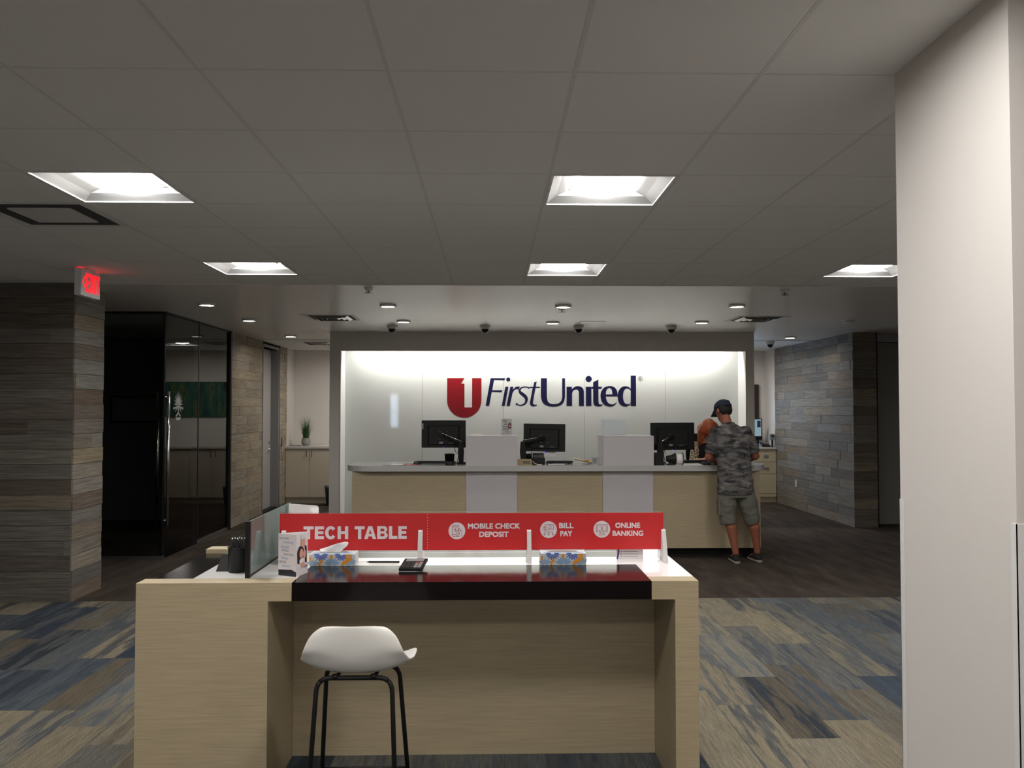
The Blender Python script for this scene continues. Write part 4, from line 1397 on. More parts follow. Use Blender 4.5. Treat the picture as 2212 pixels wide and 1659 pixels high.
o = G().add(vs, fs, True).build('seat_shell', M['white_plastic'], st)
s = o.modifiers.new('thick', 'SOLIDIFY'); s.thickness = 0.011; s.offset = 0
s = o.modifiers.new('soft', 'SUBSURF'); s.levels = s.render_levels = 2
TR = 0.0088


def bend(p0, corner, p1, r=0.05, n=6):
    p0, corner, p1 = Vector(p0), Vector(corner), Vector(p1)
    a = corner + (p0 - corner).normalized() * r
    b = corner + (p1 - corner).normalized() * r
    return [(a * (1 - t) ** 2 + corner * 2 * t * (1 - t) + b * t * t) for t in [i / n for i in range(n + 1)]]


zt = 0.650
for y, yb, zt in ((-0.105, -0.185, 0.666), (0.105, 0.205, 0.650)):
    hb, htp = (0.168, 0.136) if y < 0 else (0.183, 0.140)
    L0, L1 = Vector((SX - hb, SY + yb, 0.006)), Vector((SX - htp, SY + y, zt))
    R0, R1 = Vector((SX + hb, SY + yb, 0.006)), Vector((SX + htp, SY + y, zt))
    ca_ = bend(L0, L1, R1)
    cb_ = bend(L1, R1, R0)
    mid = (L1 + R1) / 2
    G().tube([L0] + ca_[:4], TR, 12).build('leg', M['black_metal'], st)
    G().tube([R0] + cb_[::-1][:4], TR, 12).build('leg', M['black_metal'], st)
    G().tube(ca_[3:] + cb_[:4], TR, 12).build('seat_bar', M['black_metal'], st)
    for x in (-0.07, 0.07):
        G().tube([(SX + x, SY + y, zt), (SX + x, SY + y, zt + (0.012 if y < 0 else 0.012))], 0.013, 10).build('mount', M['black_metal'], st)
for x in (-0.07, 0.07):
    G().tube([(SX + x, SY - 0.105, 0.664), (SX + x, SY + 0.105, 0.650)], 0.007, 8).build('cross_bar', M['black_metal'], st)


def leg_at(sx, front, z):
    y, yb = (0.105, 0.205) if front else (-0.105, -0.185)
    t = z / zt
    hb, htp = (0.183, 0.140) if front else (0.168, 0.136)
    return Vector((SX + sx * (hb + (htp - hb) * t), SY + yb + (y - yb) * t, z))


zf = 0.225
G().tube([leg_at(-1, True, zf), leg_at(1, True, zf)], 0.0095, 12).build('footrest', M['black_metal'], st)
for sx in (-1, 1):
    G().tube([leg_at(sx, True, zf) + Vector((-sx * 0.03, 0, 0)), leg_at(sx, True, zf - 0.003) + Vector((-sx * 0.01, -0.04, -0.004)), leg_at(sx, False, zf - 0.02)], 0.0075, 10).build('side_rail', M['black_metal'], st)
    for fr in (True, False):
        p = leg_at(sx, fr, 0)
        G().lathe([(0.012, 0), (0.012, 0.012)], p, 12).build('foot_cap', M['black_plastic'], st)
# ------------------------------------------------------------------ teller counter
tc_ = thing('teller_counter', 'long teller counter with wood panels, grey bays and rounded top', 'counter', (0.72, 9.9, 0))
PX = [-1.537, -0.281, 0.282, 1.231, 1.792, 2.99]
box('front_panel', PX[0], PX[1], 9.60, 9.625, 0.115, 0.967, M['maple_dim'], tc_)
box('front_panel', PX[2], PX[3], 9.60, 9.625, 0.115, 0.967, M['maple_dim'], tc_)
box('front_panel', PX[4], PX[5], 9.60, 9.625, 0.115, 0.967, M['maple_dim'], tc_)
box('grey_bay', PX[1] + 0.002, PX[2] - 0.002, 9.59, 9.625, 0.115, 0.967, M['grey_laminate'], tc_)
box('grey_bay', PX[3] + 0.002, PX[4] - 0.002, 9.59, 9.625, 0.115, 0.967, M['grey_laminate'], tc_)
box('end_panel', PX[0], PX[0] + 0.03, 9.626, 10.20, 0.115, 0.967, M['maple_dim'], tc_)
box('end_panel', PX[5] - 0.03, PX[5], 9.626, 10.20, 0.115, 0.967, M['maple_dim'], tc_)
box('toe_kick', PX[0] + 0.02, PX[5] - 0.02, 9.69, 10.18, 0, 0.115, M['shadow_black'], tc_)
R = 0.30
pl = [(-1.62 + R, 9.52), (3.09 - R, 9.52)] + arc(3.09 - R, 9.52 + R, R, R, -90, 0, 10)[1:] + [(3.09, 10.28), (-1.62, 10.28)] + arc(-1.62 + R, 9.52 + R, R, R, 180, 270, 10)[:-1]
G().prism(pl, lambda u, v, d: (u, v, d), 0.970, 1.033).build('countertop', M['quartz_grey'], tc_, 0.003)
CT = 1.033
for a, b, lab in ((PX[1], PX[2], 'pale grey raised box on the counter carrying the small card sign'), (PX[3], PX[4], 'pale grey raised box on the counter beside the right hand monitor')):
    rb = thing('raised_box', lab, 'box', ((a + b) / 2, 9.79, CT), 'grey raised boxes on the teller counter')
    box('shell', a + 0.002, b - 0.002, 9.525, 10.05, CT, 1.347, M['grey_laminate'], rb, 0.002)
    box('lid', a + 0.002, b - 0.002, 9.525, 10.05, 1.3475, 1.359, M['grey_laminate'], rb, 0.002)

# logo on the glass: outlines in drawing units, y down
LS = 0.001335
logo = thing('wall_logo', 'red emblem and navy two word lettering on the lit white glass', 'sign', (0.75, 12.55, 1.85))
lbd = Board((-0.687, 12.55, 2.221), (1, 0, 0), (0, 0, 1))
T_ = lambda lp: [(x * LS, -y * LS) for x, y in lp]
C_ = lambda pts, sub=5: [tuple(p) for p in smooth_path([Vector((a, b)) for a, b in pts], sub)]


def lshape(name, loops, m, d=0.002):
    lbd.shape([T_(q) for q in loops], d, 0.0).build(name, M[m], logo)


emb = [(32, 86), (220, 86), (183, 145), (220, 145), (220, 403), (303, 403), (303, 86), (404, 86), (404, 330)] + arc(218, 328, 186, 186, 0, 180, 28)[1:]
lshape('emblem', [emb], 'logo_red')
lshape('letter', [[(503, 86), (662, 86), (655, 108), (541, 105), (521, 216), (629, 216), (622, 237), (516, 234), (487, 387), (450, 387)]], 'logo_navy')
lshape('letter', [[(664, 178), (698, 178), (657, 387), (624, 387)], arc(695, 100, 22, 22, 0, 345, 20)], 'logo_navy')
lshape('letter', [[(718, 178), (751, 178), (745, 212)] + C_([(748, 208), (775, 182), (800, 176), (822, 178)])[1:] + [(806, 212)] + C_([(806, 211), (788, 204), (765, 212), (742, 244)])[1:] + [(712, 387), (676, 387)]], 'logo_navy')
sp = C_([(926, 196), (905, 184), (872, 180), (838, 190), (820, 214), (826, 240), (856, 264), (886, 292), (892, 330), (872, 364), (836, 380), (804, 376), (780, 360)])
ws = [10 + 26 * math.exp(-((i / len(sp) - 0.52) / 0.2) ** 2) + (10 if i < 3 or i > len(sp) - 4 else 0) for i in range(len(sp))]
lshape('letter', [stroke(sp, ws)], 'logo_navy')
lshape('letter', [[(932, 178), (967, 178), (976, 132), (1005, 120), (994, 178), (1040, 178), (1036, 190), (992, 190), (966, 330)] + C_([(966, 332), (963, 356), (972, 370), (1008, 374)])[1:] + C_([(1004, 383), (968, 392), (938, 380), (930, 354), (935, 325)]) + [(960, 190), (930, 190)]], 'logo_navy')
lshape('letter', [[(1050, 86), (1115, 86), (1115, 290)] + C_([(1115, 290), (1126, 338), (1156, 362), (1196, 367), (1240, 358), (1270, 332), (1282, 290)])[1:] + [(1282, 86), (1313, 86), (1313, 286)] + C_([(1313, 286), (1300, 340), (1262, 380), (1196, 394), (1122, 386), (1070, 350), (1050, 290)])[1:]], 'logo_navy')
lshape('letter', [[(1330, 178), (1387, 178), (1387, 206)] + C_([(1390, 203), (1418, 180), (1452, 171), (1490, 180), (1512, 204), (1518, 240)]) + [(1518, 387), (1465, 387), (1465, 250)] + C_([(1465, 250), (1456, 216), (1432, 206), (1404, 220), (1390, 250)])[1:] + [(1390, 387), (1330, 387)]], 'logo_navy')
lshape('letter', [[(1540, 178), (1600, 178), (1600, 387), (1540, 387)], arc(1571, 93, 34, 34, 0, 350, 26)], 'logo_navy')
lshape('letter', [[(1602, 178), (1620, 178), (1620, 128), (1677, 100), (1677, 178), (1716, 178), (1710, 200), (1677, 200), (1677, 335)] + C_([(1677, 335), (1682, 362), (1696, 370), (1722, 370)])[1:] + C_([(1716, 384), (1682, 393), (1644, 387), (1625, 366), (1620, 335)]) + [(1620, 200), (1602, 200)]], 'logo_navy')
lshape('letter', [C_([(1886, 283), (1886, 262), (1878, 218), (1850, 182), (1800, 170), (1742, 186), (1708, 232), (1700, 284), (1714, 340), (1750, 380), (1804, 393), (1850, 382), (1876, 346)]) + C_([(1862, 356), (1830, 370), (1790, 358), (1768, 328), (1757, 283)]),
                  [(1757, 262)] + C_([(1757, 262), (1766, 212), (1796, 190), (1822, 210), (1830, 262)])[1:]], 'logo_navy')
lshape('letter', [[(2030, 56), (2088, 56), (2088, 387), (2030, 387), (2030, 356)] + C_([(2028, 358), (2010, 382), (1976, 393), (1932, 384), (1898, 346), (1887, 284), (1898, 224), (1930, 184), (1970, 172), (2008, 180), (2030, 200)]),
                  C_([(2030, 350), (2016, 364), (1990, 368), (1962, 352), (1948, 316), (1945, 280), (1952, 234), (1968, 206), (1992, 196), (2016, 204), (2030, 222)])], 'logo_navy')
lshape('trade_mark', [arc(2136, 90, 27, 27, 0, 350, 28), arc(2136, 90, 22.5, 22.5, 0, 350, 28)], 'logo_grey', 0.002)
lbd.text('R', 2127 * LS, 2147 * LS, -104 * LS, -76 * LS, 0.003, 0.0, 0.0).build('trade_mark', M['logo_grey'], logo)

# ------------------------------------------------------------------ monitors on arms


def rot_about(o, rz, rx=0.0, ry=0.0):
    o.rotation_euler = (rx, ry, rz)
    return o


def monitor(label, x0, x1, z0, z1, y, rz, ry, base_x, arm_low):
    cx, cz = (x0 + x1) / 2, (z0 + z1) / 2
    wd, ht = x1 - x0, z1 - z0
    t = thing('computer_monitor', label, 'monitor', (cx, y, cz), 'teller computer monitors')
    hw, hh = wd / 2, ht / 2
    # built with its back to the viewer, local origin at the centre
    ORIGIN[t.name] = Vector((0, 0, 0))
    box('case', -hw, hw, -0.012, 0.014, -hh, hh, M['black_plastic'], t, 0.004)
    G().prism([(-hw * 0.72, -hh * 0.80), (hw * 0.72, -hh * 0.80), (hw * 0.72, hh * 0.62), (-hw * 0.72, hh * 0.62)], lambda u, v, d: (u * (1 - 4 * d), -0.012 - d, v * (1 - 4 * d)), 0, 0.02).build('back_cover', M['black_plastic'], t)
    box('screen', -hw + 0.008, hw - 0.008, 0.0142, 0.0152, -hh + 0.012, hh - 0.008, M['screen_dark'], t)
    box('vesa_plate', -0.055, 0.055, -0.040, -0.031, -0.07, 0.04, M['black_metal'], t, 0.002)
    for sx in (-0.042, 0.042):
        for sz in (0.026, -0.056):
            G().lathe([(0.004, 0), (0.004, 0.003)], (sx, -0.040, sz), 8, Matrix.Rotation(math.pi / 2, 3, 'X')).build('screw', M['alu'], t)
    box('data_label', -0.05, -0.008, -0.0335, -0.0315, -hh * 0.70, -hh * 0.56, M['grey_plastic'], t)
    box('data_label', 0.06, 0.12, -0.0335, -0.0315, -hh * 0.72, -hh * 0.60, M['dark_plastic'], t)
    box('power_light', -0.006, 0.006, -0.013, -0.010, -hh - 0.003, -hh + 0.001, M['led'], t)
    t.rotation_euler = (0, ry, rz)
    # arm: post on the counter, link to the plate
    a = thing('monitor_arm', label.replace('monitor', 'monitor arm').replace('black back of', 'black post of'), 'monitor arm', (base_x, y - 0.08, CT), 'teller monitor arms')
    by = y - 0.13
    box('base', base_x - 0.05, base_x + 0.05, by - 0.05, by + 0.05, CT, CT + 0.02, M['black_metal'], a, 0.004)
    G().prism([(-0.026, 0.02), (0.026, 0.02), (0.032, 0.14), (0.022, 0.25), (-0.030, 0.25), (-0.038, 0.14)], lambda u, v, d: (base_x + u, by + d, CT + v), -0.024, 0.024).build('post', M['black_metal'], a, 0.004)
    e = Vector((cx, y - 0.055, cz - 0.01))
    s = Vector((base_x, by, CT + (0.235 if not arm_low else 0.22)))
    G().tube([s, s + (e - s) * 0.5 + Vector((0, -0.005, 0.012)), e], [(0.030, 0.02), (0.027, 0.018), (0.022, 0.016)], 10).build('link', M['black_metal'], a)
    G().tube([s + Vector((0.01, -0.022, 0.034)), e + Vector((-0.03, -0.020, 0.026))], 0.004, 6).build('bright_strip', M['chrome'], a)
    G().tube([e, e + Vector((0, 0.02, 0))], 0.028, 12).build('tilt_head', M['black_metal'], a)
    pts = smooth_path([(cx + (base_x - cx) * 0.55, y - 0.03, z0 + 0.02), (cx + (base_x - cx) * 0.7, y - 0.05, z0 - 0.05), (base_x - 0.03 * (1 if base_x > cx else -1), by - 0.03, CT + 0.10), (base_x - 0.05 * (1 if base_x > cx else -1), by - 0.03, CT + 0.004)], 5)
    G().tube(pts, 0.0035, 6).build('cable', M['black_plastic'], a)
    return t


monitor('black back of the monitor at the left teller station', -0.805, -0.298, 1.211, 1.526, 10.0, 0.0, 0.0, -0.345, True)
m2 = monitor('black back of the middle monitor, on a long raised arm', 0.369, 0.850, 1.166, 1.486, 10.0, -0.10, 0.012, 0.36, False)
monitor('black back of the monitor beside the red haired clerk', 1.834, 2.355, 1.182, 1.498, 10.0, 0.10, -0.006, 1.93, True)
sl = thing('paper_slip', 'white slip hanging below the middle monitor', 'paper', (0.65, 10.02, 1.13))
box('sheet', 0.595, 0.735, 10.022, 10.0235, 1.108, 1.175, M['paper'], sl)
hl = thing('hang_tag', 'pale side label stuck on the left monitor', 'label', (-0.785, 9.98, 1.45))
box('sheet', -0.800, -0.783, 9.984, 9.9875, 1.425, 1.490, M['grey_plastic'], hl)


def keyboard(label, x0, x1, y0):
    t = thing('keyboard', label, 'keyboard', ((x0 + x1) / 2, y0 + 0.07, CT), 'teller keyboards')
    fn = lambda u, v, d: (u, y0 + v, CT + 0.004 + (0.14 - v) * 0.12 * 1.0 + d)
    G().prism([(x0, 0), (x1, 0), (x1, 0.14), (x0, 0.14)], fn, -0.003, 0.012).build('case', M['black_plastic'], t, 0.002)
    n = 18
    for r in range(5):
        g = G()
        for c in range(n):
            a = x0 + 0.012 + (x1 - x0 - 0.024) * c / n
            b = a + (x1 - x0 - 0.024) / n * 0.86
            g.prism([(a, 0.014 + r * 0.024), (b, 0.014 + r * 0.024), (b, 0.034 + r * 0.024), (a, 0.034 + r * 0.024)], fn, 0.012, 0.019)
        g.build('key_row', M['dark_plastic'], t)
    for x in (x0 + 0.05, x1 - 0.05):
        box('flip_foot', x - 0.012, x + 0.012, y0 + 0.004, y0 + 0.014, CT, CT + 0.018, M['black_plastic'], t)


keyboard('black keyboard at the left teller station beside the mouse', -0.855, -0.405, 9.80)
keyboard('black keyboard below the middle monitor', 0.62, 0.925, 9.80)
keyboard('black keyboard in front of the clerk with red hair', 2.20, 2.62, 9.90)


def mouse(label, x, y, z):
    t = thing('computer_mouse', label, 'mouse', (x, y, z))
    rs = []
    for i in range(9):
        a = i / 8
        q = math.sin(math.pi * (0.06 + 0.88 * a))
        rs.append([(x + 0.031 * q * math.cos(b), y - 0.055 + 0.11 * a, z + max(0, 0.036 * q * (1.1 - 0.25 * a) * math.sin(b))) for b in [math.pi * k / 8 for k in range(9)]])
    G().rings(rs).build('shell', M['dark_plastic'], t)
    G().tube([(x, y + 0.035, z + 0.030), (x, y + 0.02, z + 0.034)], 0.004, 8).build('wheel', M['grey_plastic'], t)


mp_ = thing('mouse_pad', 'dark mouse pad with red and white print, left teller station', 'mouse pad', (-0.89, 9.78, CT))
box('pad', -0.985, -0.80, 9.70, 9.86, CT, CT + 0.004, M['ink'], mp_)
box('red_print', -0.965, -0.90, 9.70, 9.73, CT + 0.004, CT + 0.0046, M['sign_red'], mp_)
box('white_print', -0.935, -0.915, 9.70, 9.73, CT + 0.0046, CT + 0.005, M['paper'], mp_)
box('front_edge', -0.975, -0.83, 9.6985, 9.70, CT, CT + 0.0042, M['sign_red'], mp_)
mouse('charcoal mouse on the printed mouse pad', -0.852, 9.79, CT + 0.004)


def mesh_cup(label, x, y, r, h, square=False, pens=()):
    t = thing('pencil_cup', label, 'cup', (x, y, CT))
    if square:
        g = G()
        for a in ((-r, r, -r, -r + 0.003), (-r, r, r - 0.003, r), (-r, -r + 0.003, -r, r), (r - 0.003, r, -r, r)):
            g.box(x + a[0], x + a[1], y + a[2], y + a[3], CT, CT + h)
        g.box(x - r, x + r, y - r, y + r, CT, CT + 0.003)
        g.build('cup', M['black_metal'], t)
    else:
        G().lathe([(r * 0.86, 0.0), (r * 0.86, 0.003), (r * 0.90, h * 0.36)], (x, y, CT), 24).build('base', M['black_metal'], t)
        G().lathe([(r * 0.90, h * 0.36), (r, h - 0.004), (r - 0.002, h - 0.004), (r * 0.89, h * 0.36)], (x, y, CT), 24).build('mesh_side', M['mesh_black'], t)
        G().lathe([(r + 0.002, h - 0.006), (r + 0.003, h), (r - 0.003, h), (r - 0.003, h - 0.006)], (x, y, CT), 24).build('rim', M['black_metal'], t)
    for i, (dx, L, tilt) in enumerate(pens):
        g = G().tube([(x + dx * 0.4, y, CT + 0.004), (x + dx + tilt, y, CT + L)], 0.005, 8)
        tag(g.build('pen', M['black_plastic']), 'black pen in the %s, %s' % (label.split(' on ')[0].split(' at ')[0].split(' beside ')[0].replace('cup', 'cup').strip(), ('first', 'second', 'third')[i]), 'pen')


mesh_cup('round black mesh pencil cup left of the first grey box', -0.465, 9.62, 0.055, 0.128, pens=((-0.004, 0.11, 0.0), (0.016, 0.12, 0.012)))
mesh_cup('square black pencil cup right of the second grey box', 1.86, 9.64, 0.050, 0.135, True)
mesh_cup('small black pencil cup behind the deposit insurance plate', 0.43, 10.06, 0.038, 0.105)

# plates, papers and devices
fd = thing('insurance_plate', 'gold plate with dark capitals standing at the edge of the first grey box', 'plate', (0.37, 9.60, CT))
G().prism([(0.286, 0), (0.450, 0), (0.440, 0.070), (0.286, 0.070)], lambda u, v, d: (u, 9.565 + v * 0.3 + d, CT + v), 0, 0.005).build('plate', M['gold'], fd)
fbd = Board((0.286, 9.565, CT), (1, 0, 0), (0, 0.287, 0.958))
fbd.text('FDIC', 0.062, 0.142, 0.018, 0.050, 0.001, 0.05).build('lettering', M['ink'], fd)
box('foot', 0.30, 0.43, 9.575, 9.62, CT, CT + 0.004, M['gold'], fd)

rp = thing('receipt_printer', 'black receipt printer right of the gold plate', 'printer', (0.52, 9.78, CT))
box('body', 0.455, 0.60, 9.70, 9.88, CT, CT + 0.075, M['black_plastic'], rp, 0.008)
G().prism([(0, 0), (0.17, 0), (0.17, 0.05), (0.12, 0.045), (0.0, 0.02)], lambda u, v, d: (0.465 + d, 9.705 + u, CT + 0.075 + v), 0, 0.125).build('lid', M['dark_plastic'], rp, 0.004)
G().tube([(0.47, 9.76, CT + 0.105), (0.59, 9.76, CT + 0.095)], 0.014, 10).build('handset', M['black_plastic'], rp)
G().tube(smooth_path([(0.46, 9.69, CT + 0.04), (0.475, 9.66, CT + 0.02), (0.52, 9.65, CT + 0.004), (0.56, 9.66, CT + 0.004)], 4), 0.004, 6).build('cable', M['white_plastic'], rp)


def flat(name, label, cat, x0, x1, y0, y1, m, th=0.002, z=None, rz=0.0):
    t = thing(name, label, cat, ((x0 + x1) / 2, (y0 + y1) / 2, z or CT))
    ORIGIN[t.name] = Vector((0, 0, 0))
    hw, hd = (x1 - x0) / 2, (y1 - y0) / 2
    box('sheet', -hw, hw, -hd, hd, 0, th, M[m], t)
    t.rotation_euler = (0, 0, rz)
    return t


t = flat('form_holder', 'clear form holder with grey rim at the left counter edge', 'form holder', -1.19, -0.86, 9.56, 9.68, 'acrylic_pale')
for a in ((-0.165, 0.165, -0.06, -0.052), (-0.165, -0.157, -0.052, 0.06), (0.157, 0.165, -0.052, 0.06)):
    box('rim', a[0], a[1], a[2], a[3], 0.002, 0.004, M['dark_plastic'], t)
t = flat('form_holder', 'clear form holder between the two grey boxes', 'form holder', 0.69, 1.01, 9.55, 9.66, 'acrylic_pale')
for a in ((-0.16, 0.16, -0.055, -0.047), (-0.16, -0.145, -0.047, 0.055), (0.145, 0.16, -0.047, 0.055)):
    box('rim', a[0], a[1], a[2], a[3], 0.002, 0.004, M['grey_plastic'], t)
flat('paper', 'white paper beside the middle form holder', 'paper', 0.64, 0.82, 9.69, 9.80, 'paper', 0.003)
flat('paper', 'white papers in front of the keyboard near the man', 'paper', 2.16, 2.36, 9.70, 9.86, 'paper', 0.004)
flat('paper', 'loose white sheet on the counter edge near the man', 'paper', 2.13, 2.40, 9.56, 9.69, 'paper', 0.001)
flat('flyer', 'pink flyer lying behind the square pencil cup', 'paper', 1.93, 2.02, 9.80, 9.95, 'skin_print', 0.003)
fo = thing('file_folder', 'cream folder propped on the keyboard end beside the second grey box', 'folder', (1.06, 9.85, CT))
G().prism([(0.93, 0.060), (0.935, 0.066), (1.16, 0.018), (1.155, 0.010)], lambda u, v, d: (u, 9.80 + d, CT + v), 0, 0.20).build('cover', M['cream'], fo)
G().prism([(0.94, 0.052), (0.93, 0.058), (1.15, 0.009), (1.145, 0.002)], lambda u, v, d: (u, 9.805 + d, CT + v), 0, 0.19).build('sheets', M['gold'], fo)
cb = thing('card_box', 'small clear business card box before the second grey box', 'card box', (1.16, 9.66, CT))
box('base', 1.10, 1.20, 9.62, 9.69, CT, CT + 0.012, M['acrylic_pale'], cb)
box('cards', 1.125, 1.178, 9.64, 9.68, CT + 0.012, CT + 0.082, M['grey_plastic'], cb)
box('card_front', 1.130, 1.160, 9.638, 9.640, CT + 0.02, CT + 0.075, M['dark_plastic'], cb)
box('holder', 1.118, 1.19, 9.632, 9.69, CT + 0.012, CT + 0.086, M['acrylic_pale'], cb)
mk = thing('highlighter', 'yellow highlighter tip beside the business card box', 'pen', (1.075, 9.75, CT + 0.03))
G().tube([(1.095, 9.74, CT + 0.042), (1.055, 9.77, CT + 0.042)], 0.010, 10).build('barrel', M['orange_ink'], mk)

# black flared reel with a white paper roll
rl = thing('paper_roll_holder', 'black flared holder with white paper roll on the right counter', 'paper roll', (2.07, 9.66, CT))
Rx = Matrix.Rotation(math.pi / 2, 3, 'Y')
G().lathe([(0.032, 0.0), (0.036, 0.01), (0.040, 0.05), (0.062, 0.09), (0.066, 0.10)], (1.955, 9.66, CT + 0.067), 28, Rx).build('flare', M['black_plastic'], rl)
G().lathe([(0.058, 0), (0.058, 0.075), (0.012, 0.075), (0.012, 0.0)], (2.056, 9.66, CT + 0.064), 28, Rx).build('paper_roll', M['paper'], rl)
G().lathe([(0.066, 0), (0.066, 0.006), (0.01, 0.008)], (2.132, 9.66, CT + 0.067), 28, Rx).build('end_flange', M['black_plastic'], rl)
G().box(1.96, 2.05, 9.63, 9.69, CT, CT + 0.012).box(1.98, 2.03, 9.645, 9.675, CT + 0.012, CT + 0.04).build('base', M['black_plastic'], rl)
pp = thing('pin_pad', 'flat black card reader at the man\'s left elbow', 'card reader', (2.385, 9.64, CT))
G().prism([(0, 0), (0.15, 0), (0.15, 0.02), (0.02, 0.034), (0, 0.02)], lambda u, v, d: (2.345 + d, 9.56 + u, CT + v), 0, 0.085).build('case', M['black_plastic'], pp, 0.004)
G().prism([(2.35, 9.60), (2.423, 9.60), (2.423, 9.66), (2.35, 9.66)], lambda u, v, d: (u, v, CT + 0.032 + d), 0, 0.002).build('keypad', M['dark_plastic'], pp)

# printed card in a holder, and clear holder, on the raised boxes
cs = thing('card_sign', 'small printed card with a red house in a clear stand on the first box', 'sign', (0.175, 9.85, 1.359))
box('card', 0.112, 0.232, 9.845, 9.847, 1.368, 1.545, M['paper'], cs)
box('acrylic_front', 0.110, 0.234, 9.840, 9.8425, 1.359, 1.548, M['acrylic'], cs)
box('acrylic_foot', 0.110, 0.234, 9.8425, 9.90, 1.359, 1.362, M['acrylic'], cs)
cbd = Board((0.112, 9.845, 1.368), (1, 0, 0), (0, 0, 1))
for t, x0, x1, z0, hh in (('START', 0.018, 0.060, 0.150, 0.013), ('YOUR', 0.026, 0.064, 0.132, 0.011), ('HOME', 0.030, 0.062, 0.108, 0.012), ('Purchase', 0.014, 0.068, 0.082, 0.014), ('or refinance', 0.014, 0.076, 0.062, 0.011), ('with a local lender', 0.014, 0.082, 0.047, 0.010), ('First United', 0.042, 0.094, 0.022, 0.012)):
    cbd.text(t, x0, x1, z0, z0 + hh, 0.0005, 0.04).build('lettering', M['ink'], cs)
hs = cbd.shape([[(0.074, 0.066), (0.110, 0.066), (0.110, 0.108), (0.117, 0.108), (0.096, 0.138), (0.070, 0.108), (0.074, 0.108)]], 0.0005).build('house_emblem', M['logo_red'], cs)
cbd.shape([[(0.084, 0.108), (0.089, 0.108), (0.089, 0.092), (0.096, 0.092), (0.096, 0.108), (0.101, 0.108), (0.101, 0.088), (0.092, 0.080), (0.084, 0.088)]], 0.0004, 0.0008).build('letter', M['paper'], hs)
cbd.shape([[(0.004, 0.008), (0.116, 0.008), (0.116, 0.011), (0.004, 0.011)]], 0.0005).build('red_line', M['logo_red'], cs)
flat('card_stack', 'few white cards lying on top of the first grey box', 'cards', -0.235, -0.11, 9.85, 9.93, 'paper', 0.012, 1.359)
ah = thing('acrylic_holder', 'empty clear acrylic sign holder on the second grey box', 'sign holder', (1.40, 9.9, 1.359))
box('sheet', 1.258, 1.528, 9.890, 9.893, 1.359, 1.535, M['acrylic_pale'], ah)
box('foot', 1.258, 1.528, 9.893, 9.97, 1.359, 1.362, M['acrylic_pale'], ah)
pt = thing('notice_strip', 'thin white papers lying at the left end of the teller counter', 'paper', (-1.05, 9.75, CT))
box('sheet', -1.12, -0.99, 9.72, 9.80, CT, CT + 0.006, M['paper'], pt)

# ------------------------------------------------------------------ left back room


def base_cabinet(label, x0, x1, group, m='taupe', hx=True):
    t = thing('base_cabinet', label, 'cabinet', ((x0 + x1) / 2, 15.66, 0), group)
    box('body', x0 + 0.001, x1 - 0.001, 15.37, 15.99, 0.09, 0.965, M[m], t)
    box('toe_kick', x0 + 0.001, x1 - 0.001, 15.40, 15.99, 0, 0.09, M[m], t)
    mid = (x0 + x1) / 2
    for a, b, hxp in ((x0 + 0.003, mid - 0.002, mid - 0.045), (mid + 0.002, x1 - 0.003, mid + 0.045)):
        d = box('door', a, b, 15.35, 15.37, 0.115, 0.955, M[m], t, 0.001)
        G().tube([(hxp, 15.352, 0.93), (hxp, 15.322, 0.925), (hxp, 15.322, 0.825), (hxp, 15.352, 0.82)], 0.005, 8).build('handle', M['black_metal'], d)
    return t


xs = [-3.625, -2.79, -1.955, -1.12]
base_cabinet('taupe two door base cabinet under the potted grass', xs[0], xs[1], 'taupe base cabinets')
base_cabinet('second taupe base cabinet, behind the waste bin and teller wall', xs[1], xs[2], 'taupe base cabinets')
base_cabinet('third taupe base cabinet, hidden behind the teller wall', xs[2], xs[3], 'taupe base cabinets')
wtp = thing('worktop', 'pale worktop running over the taupe cabinets', 'worktop', (-2.37, 15.66, 0.966))
box('slab', -3.625, -1.115, 15.33, 15.985, 0.966, 1.008, M['counter_pale'], wtp, 0.002)
gp = thing('potted_grass', 'tall green grass plant in round grey pot on the worktop', 'plant', (-3.31, 15.55, 1.008))
pc0 = (-3.31, 15.55, 1.008)
G().lathe([(0.050, 0), (0.072, 0.02), (0.082, 0.06), (0.080, 0.10), (0.070, 0.130), (0.072, 0.136), (0.062, 0.136), (0.060, 0.12), (0.002, 0.118)], pc0, 28).build('pot', M['pot'], gp)
g = G()
for i in range(240):
    a = random.uniform(0, 2 * math.pi)
    r = 0.055 * math.sqrt(random.random())
    L = random.uniform(0.22, 0.46) if i % 4 else random.uniform(0.12, 0.25)
    lean = random.uniform(0.02, 0.11) * (0.5 + r / 0.05)
    b = Vector((pc0[0] + r * math.cos(a), pc0[1] + r * math.sin(a), pc0[2] + 0.118))
    d = Vector((math.cos(a), math.sin(a), 0))
    wv = Vector((-math.sin(a), math.cos(a), 0)) * 0.0035
    vs = []
    for q in range(4):
        t = q / 3
        p = b + Vector((0, 0, 1)) * L * (t - 0.10 * t * t * lean * 8) + d * lean * t * t
        vs += [p - wv * (1 - t * 0.9), p + wv * (1 - t * 0.9)]
    g.add(vs, [(0, 1, 3, 2), (2, 3, 5, 4), (4, 5, 7, 6)])
tag(g.build('grass_blades', M['leaf'], gp), kind='stuff')
flat('phone', 'dark phone lying flat beside the potted grass', 'phone', -3.46, -3.38, 15.45, 15.50, 'black_plastic', 0.010, 1.008)
flat('notepad', 'dark notepad lying near the corner of the worktop', 'notepad', -3.58, -3.48, 15.46, 15.52, 'dark_plastic', 0.008, 1.008)
wbn = thing('waste_bin', 'black waste bin with grey liner in front of the taupe cabinets', 'bin', (-2.755, 15.08, 0))
G().lathe([(0.095, 0), (0.098, 0.01), (0.128, 0.34), (0.122, 0.34), (0.092, 0.012), (0.002, 0.01)], (-2.755, 15.08, 0), 24).build('body', M['black_plastic'], wbn)
